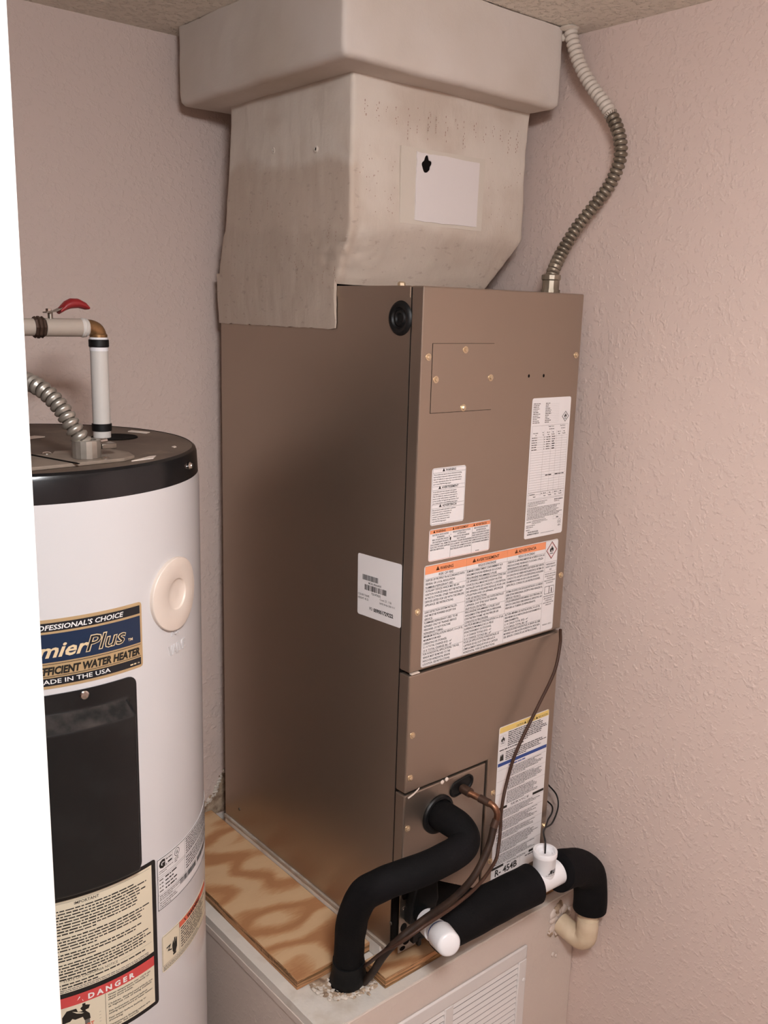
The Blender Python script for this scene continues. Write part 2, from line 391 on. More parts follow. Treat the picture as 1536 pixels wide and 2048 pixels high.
# ceiling lamp of the hall, over the camera's shoulder
lamp = thing('ceiling_light', (LAMP_POS[0], LAMP_POS[1], ZC), 'white drum-shaped ceiling light in front of the closet', 'lamp')
m_lamp = bpy.data.materials.new('lamp_diffuser'); m_lamp.use_nodes = True; b_ = m_lamp.node_tree.nodes['Principled BSDF']
b_.inputs['Base Color'].default_value = (.9, .9, .9, 1); b_.inputs['Emission Color'].default_value = (*LAMP_COL, 1); b_.inputs['Emission Strength'].default_value = LAMP_STRENGTH
mb = MB(); mb.lathe((LAMP_POS[0], LAMP_POS[1], ZC-.006), (0, 0, -1), [(0, LAMP_R), (LAMP_H-.01, LAMP_R), (LAMP_H-.004, LAMP_R-.006), (LAMP_H, LAMP_R-.02), (LAMP_H+.002, .001)], m_lamp, 40); mb.build('diffuser', lamp)
mb = MB(); mb.lathe((LAMP_POS[0], LAMP_POS[1], ZC), (0, 0, -1), [(0, LAMP_R+.006), (.006, LAMP_R+.006)], m_trim, 40); mb.build('base', lamp)

# ================================================================== platform
PX0, PY0, PZ = -.176, -.027, -.04
plat = thing('platform', ((PX0+XR)/2, .3, ZF), 'built-in drywall platform painted beige that carries the tall metal air handler', 'platform')
g = .001
mb = MB(); mb.box((PX0+.014, PY0, ZF), (XR-g, PY0+.013, PZ-.003), m_platform); mb.build('front_panel', plat, bevel=.002)
mb = MB(); mb.box((PX0, PY0, ZF), (PX0+.013, YB-g, PZ-.012), m_platform); mb.build('side_panel', plat, bevel=.002)
# worn white top edge and ledges
def rough_strip(x0, y0, x1, y1, z0, z1, mt, nx, ny, amp):
    mb = MB(); vs = []; fs = []
    for j in range(ny+1):
        for i in range(nx+1):
            x = x0+(x1-x0)*i/nx; y = y0+(y1-y0)*j/ny
            e = noise.noise(Vector((x*40, y*40, 3)))
            vs.append((x+(amp*.4*noise.noise(Vector((x*60, y*60, 9))) if i in (0, nx) else 0), y+(amp*.4*noise.noise(Vector((x*60, y*60, 5))) if j in (0, ny) else 0), z1+amp*e))
    for j in range(ny):
        for i in range(nx): a = j*(nx+1)+i; fs.append((a, a+1, a+nx+2, a+nx+1))
    n = len(vs); vs += [(v[0], v[1], z0) for v in vs]
    fs += [tuple(n+q for q in f[::-1]) for f in fs]
    B = [i for i in range(nx+1)]+[(j+1)*(nx+1)+nx for j in range(ny)]+[ny*(nx+1)+nx-1-i for i in range(nx)]+[(ny-1-j)*(nx+1) for j in range(ny-1)]
    for k in range(len(B)): a = B[k]; b = B[(k+1) % len(B)]; fs.append((a, a+n, b+n, b))
    mb.add(vs, fs, mt); return mb
rough_strip(-.150, PY0+.0005, XR-g, .05, PZ-.02, PZ, m_white_old, 90, 12, .0012).build('front_ledge', plat, 'worn white-painted ledge along the front edge', smooth=60)
rough_strip(PX0-.001, PY0-.001, -.150, YB-g, PZ-.016, PZ+.001, m_white_old, 6, 90, .001).build('side_ledge', plat, 'white corner bead along the left edge', smooth=60)
mb = MB(); mb.box((PX0-.0022, PY0, PZ-.03), (PX0, YB-g, PZ-.0155), m_platform); mb.build('edge_bead', plat, bevel=.001)
mb = MB(); mb.box((-.15, .05, PZ-.02), (XR-g, YB-g, PZ-.001), m_white_old); mb.build('deck', plat)
# white riser under the cabinet
mb = MB(); mb.box((.0005, .051, PZ), (.030, .574, -.0075), m_white_old); mb.build('riser_strip', plat, 'white-painted wooden strip under the side of the air handler', bevel=.0015)
mb = MB(); mb.box((-.0025, .03, -.0073), (.030, .574, -.0005), m_lip); mb.build('riser_lip', plat, 'worn grey-brown upper lip of the strip', bevel=.001)
mb = MB(); mb.box((.031, .075, PZ), (XR-.02, .58, -.0006), m_gap); mb.build('riser_core', plat)
# ragged opening and crumbs round the refrigerant lines
mb = MB(); mb.add([(x, y, PZ+.0025) for x, y in circ(-.074, .046, .034, .030, 24, .5, 4)], [tuple(range(24))], m_gap)
mb.build('line_opening', plat, 'dark ragged opening where the refrigerant lines go down', smooth=0)
P = [(-.131, .0785), (-.126, .060), (-.118, .047), (-.120, .036), (-.108, .022), (-.096, .018), (-.085, .009), (-.071, .011), (-.060, .006), (-.047, .014), (-.039, .012), (-.0385, .05), (-.041, .0785)]
n = len(P); mb = MB(); mb.add([(x, y, PZ+.0018) for x, y in P]+[(x, y, PZ-.002) for x, y in P], [tuple(range(n)), tuple(range(2*n-1, n-1, -1))]+[(i, i+n, (i+1) % n+n, (i+1) % n) for i in range(n)], m_plaster); mb.build('torn_patch', plat, 'torn brown plaster round the refrigerant lines', smooth=0)
mb = MB()
for i in range(230):
    a, b = P[i % (n-3)], P[i % (n-3)+1]; t = R.random(); q = R.gauss(0, .004)
    x = a[0]+(b[0]-a[0])*t+q; y = a[1]+(b[1]-a[1])*t+R.gauss(0, .004)
    if i % 4 == 0: x = -.085+R.uniform(-.035, .04); y = .04+R.uniform(-.025, .03)
    if y > .074 or y < -.02 or x > -.041 or math.hypot(x+.075, y-.047) < .027: continue
    mb.blob((x, y, PZ+.002), R.uniform(.0012, .0042), m_plaster_w if R.random() < .6 else m_plaster, (R.uniform(.6, 1.6), R.uniform(.6, 1.6), .5), .6, 60)
mb.build('plaster_crumbs', plat, kind='stuff', smooth=40)
# plaster bulge where the drain goes into the front
mb = MB()
for i in range(46):
    a = R.uniform(0, 2*math.pi); d = R.uniform(.021, .034)
    mb.blob((.400+d*math.cos(a)*.95, PY0-.0005, -.092+d*math.sin(a)), R.uniform(.003, .009), m_platform if i % 5 else m_plaster, (R.uniform(.7, 1.5), .45, R.uniform(.7, 1.5)), .5, 60)
mb.build('wall_plaster_crumbs', plat, kind='stuff', smooth=40)
mb = MB()
for x, z, r in ((.385, -.165, .005), (.395, -.172, .004)): mb.blob((x, PY0-.001, z), r, m_platform, (1, .5, 1.2), .3)
mb.build('paint_drip', plat, smooth=60)

# torn drywall at the foot of the back wall
td = thing('torn_drywall', (.0, YB, PZ), 'ragged torn drywall edge at the foot of the back wall behind the plywood', 'plaster')
P = [(-.045, -.036), (-.03, -.012), (-.018, -.004), (-.006, -.003), (.002, .006), (.010, .010), (.016, .024), (.022, .030), (.027, .046), (.036, .060), (.05, .062), (.05, -.036)]
mb = MB(); mb.slab(P, YB-.003, YB-.0003, m_plaster); mb.build('torn_core', td, 'brown torn core', smooth=0)
mb = MB()
for i in range(44):
    k = R.randint(0, 8); t = R.random(); x = P[k][0]+(P[k+1][0]-P[k][0])*t; z = P[k][1]+(P[k+1][1]-P[k][1])*t
    mb.blob((x+R.gauss(-.002, .0022), YB-.003, z+R.gauss(.001, .0022)), R.uniform(.0015, .0045), m_plaster_w if i % 4 else m_plaster, (R.uniform(.7, 1.6), .6, R.uniform(.7, 1.6)), .6, 50)
mb.build('torn_edge', td, kind='stuff', smooth=40)

# plywood boards
def ply(name, x0, y0, x1, y1, z0, z1, label, jag=0.):
    mb = MB(); vs = []
    mb.box((x0, y0, z0), (x1, y1, z1), m_ply_e)
    mb.add([(x0+.001, y0+.001, z1+.0006), (x1-.001, y0+.001, z1+.0006), (x1-.001, y1-.001, z1+.0006), (x0+.001, y1-.001, z1+.0006)], [(0, 1, 2, 3)], m_ply)
    return mb.build(name, None, label, 'plywood', smooth=0)
ply('plywood_board', -.155, .079, .0, .632, PZ+.0015, -.0205, 'wide raw plywood board with swirling grain lying left of the air handler')
ply('plywood_board', -.037, -.009, XR-.012, .048, PZ+.0015, -.0205, 'narrow raw plywood strip under the front of the air handler')

# ================================================================== return grille
gr = thing('return_grille', (.094, PY0, -.27), 'white stamped return-air grille with slanted louvres on the platform front', 'grille')
GX0, GX1, GZ1, GZ0 = -.109, .299, -.099, -.46; gy = PY0-.0005
def frame_part(x0, z0, x1, z1, name='frame_rail'):
    mb = MB(); mb.box((x0, gy-.006, z0), (x1, gy, z1), m_grille); mb.build(name, gr, bevel=.002)
SX = ((-.090, .084), (.105, .277)); ST = -.128; SB = -.432
mb = MB(); mb.box((GX0, gy-.006, ST), (GX1, gy, GZ1), m_grille); mb.build('frame_top', gr, bevel=.003)
frame_part(GX0, GZ0, GX1, SB, 'frame_bottom'); frame_part(GX0, SB, SX[0][0], ST, 'frame_side'); frame_part(SX[1][1], SB, GX1, ST, 'frame_side')
frame_part(SX[0][1], SB, SX[1][0], ST, 'mullion')
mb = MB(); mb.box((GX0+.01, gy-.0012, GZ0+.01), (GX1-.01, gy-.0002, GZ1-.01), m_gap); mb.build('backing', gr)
first = None; pitch = .01265; n = int((ST-SB)/pitch)
for sx in SX:
    for i in range(n):
        z = ST-.002-i*pitch
        if first is None:
            mb = MB(); h = .0074; W = (SX[0][1]-SX[0][0])/2
            mb.add([(-W, .0012, 0), (W, .0012, 0), (W, .0019, 0), (-W, .0019, 0), (-W, -.0020, -h), (W, -.0020, -h), (W, -.0013, -h), (-W, -.0013, -h)],
                   [(0, 3, 2, 1), (4, 5, 6, 7), (0, 1, 5, 4), (2, 3, 7, 6), (1, 2, 6, 5), (3, 0, 4, 7)], m_grille)
            first = mb.build('louvre', gr, origin=((sx[0]+sx[1])/2, gy-.0028, z), smooth=0) if False else None
            me_o = MB(); me_o.v = [(v[0]+(sx[0]+sx[1])/2, v[1]+gy-.0026, v[2]+z) for v in mb.v]; me_o.f = mb.f; me_o.mi = mb.mi; me_o.mats = mb.mats
            first = me_o.build('louvre', gr, origin=((sx[0]+sx[1])/2, gy-.0026, z), smooth=0)
        else: clone(first, gr, ((sx[0]+sx[1])/2, gy-.0026, z))
mb = MB(); mb.lathe((.293, gy-.006, -.172), (0, -1, 0), [(0, .0045), (.0015, .004), (.0025, .0015)], m_grille, 14); mb.build('screw', gr)

# ================================================================== air handler
AW, AD, AH = .37, .573, 1.105
ah = thing('air_handler', (.185, .29, 0), 'tall taupe sheet-metal air handler cabinet plastered with warning labels', 'air handler')
mb = MB()
mb.box((.0012, .027, 0), (.0022, AD, AH-.002), m_taupe)                     # side sheet
mb.box((.0022, AD-.002, 0), (AW-.0022, AD, AH-.002), m_taupe)
mb.box((AW-.0022, .027, 0), (AW-.0012, AD, AH-.002), m_taupe)
mb.box((.0022, .027, 0), (AW-.0022, AD-.002, .002), m_taupe)
mb.box((.0022, .0262, .002), (AW-.0022, .028, AH-.002), m_gap)
mb.build('cabinet', ah)
mb = MB(); mb.box((.0004, .029, AH-.017), (AW-.0004, AD, AH), m_taupe); mb.build('top_cap', ah, 'folded top edge')
ZS = .5095
def panel(name, outline, y0=0., y1=.0245, label=None, bev=.0026):
    mb = MB(); mb.slab(outline, y0, y1, m_taupe); return mb.build(name, ah, label, bevel=bev, smooth=0)
up = panel('upper_panel', [(0, ZS), (AW, ZS), (AW, AH), (0, AH)])
lp = panel('lower_panel', [(0, .3005), (.195, .3005), (.195, .045), (.201, .0), (AW, 0), (AW, ZS-.0045), (0, ZS-.0045)])
cp = panel('coil_panel', [(0, .135), (.05, .128), (.191, .045), (.191, .2965), (0, .2965)], y0=.0012)
mb = MB(); mb.box((.0015, .02, 0), (AW-.0015, .0262, ZS+.01), m_gap); mb.build('seam_backing', ah)
# bright bent tabs at the two left seam ends
mb = MB(); mb.box((.004, -.0012, ZS-.003), (.021, .004, ZS-.0012), m_bone); mb.build('metal_tab', ah)
mb = MB(); mb.add([(.004, -.002, .2945), (.016, -.0025, .2985), (.030, -.0015, .3045), (.030, -.0015, .3015), (.018, -.0025, .2955), (.006, -.002, .2915)], [(0, 1, 4, 5), (1, 2, 3, 4)], m_bone); mb.build('metal_tab', ah, 'bent brass-coloured tab')
# service plate
mb = MB(); mb.slab([(.0228, .9198), (.154, .9198), (.154, 1.0226), (.0228, 1.0226)], -.0009, -.0001, m_taupe); sp = mb.build('service_plate', ah, 'square cover plate held by four screws', bevel=.0004, smooth=0)
mb = MB(); mb.slab([(.0222, .9191), (.1546, .9191), (.1546, 1.0231), (.0222, 1.0231)], -.00012, -.00002, m_gap); mb.build('plate_shadow_gap', ah, smooth=0)
# screws
def screw_mb(o, r=.0052, mt=None):
    mt = mt or m_brass; mb = MB()
    mb.lathe(o, (0, -1, 0), [(0, r*1.05), (.0008, r*1.05), (.0011, r*.7)], mt, 16)
    mb.lathe(o, (0, -1, 0), [(.001, r*.66), (.0032, r*.66), (.0038, r*.5)], mt, 6); return mb
S0 = None
for x, z, y in [(.015, 1.003, 0), (.0905, 1.0133, -.0009), (.0308, .9698, -.0009), (.149, .9698, -.0009), (.0913, .9252, -.0009), (.3583, 1.0031, 0), (.0123, .6093, 0), (.360, .6121, 0),
                (.0112, .4012, 0), (.0098, .3269, 0), (.2124, .2319, 0), (.0093, .2353, .0012), (.2151, .0946, 0), (.3635, .112, 0)]:
    if S0 is None: S0 = screw_mb((x, y, z)).build('screw', ah, origin=(x, y, z))
    else: clone(S0, ah, (x, y, z), (0, R.uniform(0, 1), 0))
RV = None
for x, z in ((.0847, .2945), (.0946, .2965)):
    if RV is None:
        mb = MB(); mb.lathe((x, .0012, z), (0, -1, 0), [(0, .0038), (.0012, .0036), (.002, .0015)], m_bone, 14); RV = mb.build('rivet', ah, origin=(x, .0012, z))
    else: clone(RV, ah, (x, .0012, z))
for x, z in ((.2404, .9704), (.2775, .9701)): mb = MB(); mb.slab(circ(x, z, .0022, .0028, 12), -.0003, -.00005, m_gap); mb.build('small_hole', ah, smooth=0)
# side: rubber grommet, screws
mb = MB(); mb.lathe((.0012, .0495, 1.0577), (-1, 0, 0), [(0, .026), (.001, .0255), (.0035, .0235), (.0045, .021), (.0035, .0165), (.001, .0145), (.0008, .0135)], m_rubber, 36, (True, False))
mb.lathe((.0012, .0495, 1.0577), (-1, 0, 0), [(.0006, .0136), (.0030, .0105), (.0032, .008), (.0012, .006), (.001, .0003)], m_rubber, 30)
mb.build('grommet', ah, 'round black rubber grommet near the top of the side')
for y, z in ((.5166, .0347), (.026, .048)):
    mb = MB(); mb.lathe((.0012, y, z), (-1, 0, 0), [(0, .0035), (.0012, .0033), (.002, .0015)], m_galv, 12); mb.build('side_screw', ah)
mb = MB(); mb.lathe((.006, .055, AH), (0, 0, 1), [(0, .006), (.004, .006), (.006, .004)], m_brass, 6); mb.build('top_screw', ah)
# line grommets on the coil panel
mb = MB(); P = rrect(-.0275, -.0145, .0275, .0145, .0144, 8); ca, sa = math.cos(.02), math.sin(.02)
def oval(k, y, zc=.2728, xc=.1312): return [Vector((xc+(x*k), y, zc+z*k+x*.12)) for x, z in P]
mb.rings([oval(1.0, .0012), oval(1.0, -.0012), oval(.93, -.0022), oval(.84, -.0016), oval(.80, .0006)], m_rubber, False, True)
mb.build('oval_grommet', ah, 'black oval rubber grommet round the copper line', smooth=50)
mb = MB(); mb.lathe((.0775, .0012, .238), (0, -1, 0), [(0, .0345), (.003, .0345), (.0055, .0325), (.0065, .029), (.004, .027), (.002, .024)], m_rubber, 36); mb.build('line_grommet', ah, 'round black rubber collar round the thick line')
# drain pan end under the coil panel
mb = MB(); mb.slab([(.002, .0), (.05, .0), (.05, .122), (.003, .130)], .006, .0075, m_galv); dp = mb.build('pan_bracket', ah, 'grey perforated bracket at the bottom left corner', smooth=0)
for x, z, rx_, rz_ in ((.014, .108, .0075, .009), (.013, .046, .007, .008), (.020, .018, .008, .008), (.012, .006, .006, .004), (.035, .03, .006, .012)):
    mb = MB(); mb.slab(circ(x, z, rx_, rz_, 16), .0054, .0059, m_gap); mb.build('bracket_hole', dp, smooth=0)
mb = MB(); mb.lathe((.0128, .006, .083), (0, -1, 0), [(0, .004), (.0015, .0035), (.0022, .002)], m_chrome, 8); mb.build('bracket_screw', dp)
mb = MB(); mb.slab([(.010, .062), (.014, .10), (.022, .128), (.06, .132), (.074, .122), (.078, .085), (.066, .05), (.030, .046)], -.012, .006, m_rubber); mb.build('drain_boot', ah, 'black plastic drain outlet block', bevel=.005, smooth=0)
mb = MB(); mb.box((.05, .008, .0), (.195, .014, .12), m_gap); mb.box((.028, -.003, .012), (.055, .006, .028), m_rubber); mb.box((.040, -.004, .002), (.047, .004, .018), m_rubber); mb.build('drain_pan', ah, 'black plastic drain pan end', bevel=.001)

# ---- labels on the front
def tri_head(L, u0, u1, v0, v1, txt, mt=m_ink, k=.62):
    h = (v1-v0)*k; cu = (u0+u1)/2; vb = v1-(v1-v0)*(1-k)/2
    wtxt = min(h*.78*len(txt), (u1-u0)*.62)
    L.tri(cu-wtxt/2-h*.9, vb, h*1.05, mt); L.text(cu-wtxt/2, vb, h*.92, txt, mt, wd=wtxt, off=.02)
# data label
s = sheet(ah, 'label', .2533, .9332, .1001, .2406, m_label, 'tall white data label with a long ruled table')
L = Label(front_fn(.2533, .9332)); W, H = .1001, .2406
for i in range(12):
    v = .010+i*.0029; L.words(.003, v, .022, .0014, m_grey_ink, i, R.uniform(.6, 1.)); L.words(.034, v, .060, .0014, m_grey_ink, 40+i, R.uniform(.25, .6)); L.rect(.034, v+.0006, .070, v+.0007, m_grey_ink)
L.diamond(.0875, .0335, .0092, .0092, .14, m_ink); L.flame(.0875, .0325, .0085)
L.frame(.003, .0465, .0965, .172, .00025, m_grey_ink)
L.text(.052, .0497, .0019, 'Single Circuit', m_ink, al='c', off=.02); L.text(.082, .0497, .0019, 'Dual Circuit', m_ink, al='c', off=.02)
L.words(.047, .054, .06, .0014, m_grey_ink, 3, 1.); L.words(.078, .054, .09, .0014, m_grey_ink, 4, 1.)
for u, t in ((.006, 'Heater Model'), (.030, 'PH'), (.042, 'Min. Cir.'), (.056, 'Max'), (.070, 'Min. Cir.'), (.085, 'Max.')): L.text(u, .0595, .0016, t, m_ink, off=.03)
for u, t in ((.012, 'kW'), (.030, 'Volt'), (.043, 'Amps'), (.054, 'Fuse/Brk'), (.071, 'Amps'), (.083, 'Fuse/Brk')): L.text(u, .0632, .0016, t, m_ink, off=.03)
for i in range(6):
    v = .0675+i*.0040; L.words(.004, v, .017, .0017, m_grey_ink, i+60, 1.); L.words(.0355, v, .037, .0017, m_grey_ink, i, 1.); L.words(.041, v, .052, .0017, m_grey_ink, i+80, .9); L.words(.056, v, .064, .0018, m_ink, i+90, .9)
for i in range(24):
    v = .066+i*.0043
    if v < .168: L.rect(.003, v, .0965, v+.0002, m_grey_ink)
for u in (.034, .0535, .067, .0815): L.rect(u, .056, u+.0002, .168, m_grey_ink)
L.words(.044, .1335, .060, .0018, m_ink, 5, 1.); L.words(.069, .1335, .093, .0018, m_ink, 6, 1.)
L.frame(.003, .160, .0965, .174, .0003, m_grey_ink)
for u, t in ((.006, 'Tested/Heater'), (.036, 'PH'), (.042, 'Min Cir'), (.057, 'Max'), (.071, 'Min Cir'), (.086, 'Max')): L.text(u, .1645, .0017, t, m_ink, off=.03)
for u, t in ((.016, 'Model'), (.043, 'Amps'), (.055, 'Fuse/Brk'), (.071, 'Amps'), (.083, 'Fuse/Brk')): L.text(u, .169, .0017, t, m_ink, off=.03)
L.para(.003, .176, .055, .185, 4, m_grey_ink, 11, .45); L.words(.073, .1785, .096, .0016, m_ink, 8, 1.); L.words(.073, .1815, .096, .0014, m_grey_ink, 9, .6)
L.para(.003, .186, .097, .208, 9, m_grey_ink, 12, .5)
L.text(.003, .2125, .0019, 'CAUTION', m_ink, off=.03); L.para(.017, .209, .066, .216, 3, m_grey_ink, 13, .45)
L.frame(.073, .2075, .096, .213, .0002, m_grey_ink); L.words(.081, .2112, .087, .0016, m_ink, 2, 1.)
L.ring(.0905, .219, .0046, .0005, m_ink); L.text(.0905, .2205, .0032, 'UL', m_ink, al='c', off=.02); L.words(.087, .2265, .094, .0012, m_ink, 5, 1.)
L.words(.003, .2185, .028, .0013, m_grey_ink, 22, .9); L.words(.003, .2215, .028, .0013, m_grey_ink, 23, .7); L.words(.003, .2262, .016, .0013, m_grey_ink, 24, .8)
L.text(.008, .2306, .0024, 'PRODUCED IN USA', m_ink, off=.03, wd=.027); L.text(.006, .2346, .0024, 'ASSEMBLED IN MEXICO', m_ink, off=.03, wd=.031); L.rect(.042, .2342, .078, .2347, m_ink)
L.build(s)
# small black-and-white warning label
s = sheet(ah, 'label', .0318, .8348, .0725, .0900, m_label, 'small white warning label with three black headings')
L = Label(front_fn(.0318, .8348)); W, H = .0725, .09
L.frame(.0012, .0012, W-.0012, .0885, .0003, m_ink)
def head(v0, v1, t, wd):
    L.rect(.0012, v0, W-.0012, v0+.0003, m_ink); L.rect(.0012, v1, W-.0012, v1+.0003, m_ink)
    L.text(W/2-wd/2+.003, v1-.0017, .0036, t, m_ink, wd=wd, off=.02, shear=.1); c = W/2-wd/2-.0012; L.tri(c, v1-.0015, .0048, m_ink); L.tri(c, v1-.0020, .0034, m_label); L.rect(c-.0003, v1-.0044, c+.0003, v1-.0022, m_ink, .0006)
head(.0012, .0075, 'WARNING', .022); head(.0285, .0345, 'AVERTISSEMENT', .036); head(.0575, .0633, 'ADVERTENCIA', .031)
for i, t in enumerate(['This product can expose you to chemicals including', 'lead and lead compounds which are known to the', 'State of California to cause cancer and birth defects', 'or other reproductive harm. For more information', 'go to www.P65Warnings.ca.gov.']): L.text(.003, .0112+i*.0037, .0021, t, m_ink, maxw=.067, off=.012, shear=.1)
for i, t in enumerate(['Ce produit peut vous exposer a des agents', 'chimiques, y compris le plomb, identifies par', "l'Etat de Californie comme pouvant causer le", 'cancer et des malformations congenitales ou', "autres troubles de l'appareil reproducteur. Pour", "plus d'informations www.P65Warnings.ca.gov."]): L.text(.003, .0382+i*.0036, .0021, t, m_ink, maxw=.066, off=.012, shear=.1)
for i, t in enumerate(['Este producto puede exponerlo a quimicos', 'incluyendo plomo y compuestos de', 'plomo, que el Estado de California', 'considera causantes de cancer y', 'defectos. Para informacion visite', 'www.P65Warnings.ca.gov.']): L.text(.003, .0668+i*.0036, .0021, t, m_ink, maxw=.05, off=.012, shear=.1)
L.build(s)
# three-column shock label
s = sheet(ah, 'label', .0308, .7388, .1370, .0516, m_label, 'small white label with a thin orange band and three text columns')
L = Label(front_fn(.0308, .7388)); W, H = .137, .0516
L.frame(.001, .001, W-.001, H-.001, .0004, m_orange); L.rect(.001, .001, W-.001, .0072, m_orange)
C3 = ((.002, .046), (.046, .094), (.094, .135))
T3 = (('WARNING', ['ELECTRICAL SHOCK HAZARD', 'WARNING', 'RISK OF ELECTRIC SHOCK.', 'CAN CAUSE INJURY OR DEATH.', 'DISCONNECT ALL REMOTE', 'ELECTRIC POWER SUPPLIES', 'BEFORE SERVICING.']),
      ('AVERTISSEMENT', ["RISQUE D'ELECTROCUTION", 'ATTENTION', 'RISQUE DE DECHARGE', 'ELECTRIQUE', 'POUVANT CAUSER DES BLESSURES', 'OU LA MORT. DECONNECTER', 'TOUTES LES ALIMENTATIONS', "ELECTRIQUES AVANT L'ENTRETIEN."]),
      ('ADVERTENCIA', ['RIESGO DE DESCARGA ELECTRICA', 'ADVERTENCIA', 'RIESGO DE DESCARGA ELECTRICA', 'PUEDE CAUSAR LESION O LA MUERTE', 'DESCONECTE TODAS LAS FUENTES DE', 'ALIMENTACION ELECTRICA REMOTAS', 'ANTES DE REALIZAR EL MANTENIMIENTO.']))
for (a, b), (hd, ls) in zip(C3, T3):
    tri_head(L, a, b, .001, .0072, hd); L.rect(b, .001, b+.0003, H-.001, m_ink)
    for i, t in enumerate(ls):
        c = i < 4 and hd != 'ADVERTENCIA' or i < 2
        if c: L.text((a+b)/2, .0108+i*.0039, .0025, t, m_ink, al='c', off=.015, maxw=b-a-.009)
        else: L.text(a+.001, .0108+i*.0039, .0025, t, m_ink, off=.015, maxw=b-a-.002)
L.frame(.042, .0135, .0478, .0225, .0002, m_ink); L.rect(.0422, .0137, .0476, .0223, m_label, .00045)
L.poly([(.0440, .0205), (.0438, .018), (.0455, .0165), (.0468, .0175), (.0466, .0215), (.0448, .0222)], m_ink, .0006); L.poly([(.0425, .0145), (.0445, .0155), (.0440, .0162), (.0455, .0172), (.0432, .0160)], m_ink, .0006)
L.words(.104, .0485, .112, .0014, m_grey_ink, 4, 1.)
L.build(s)
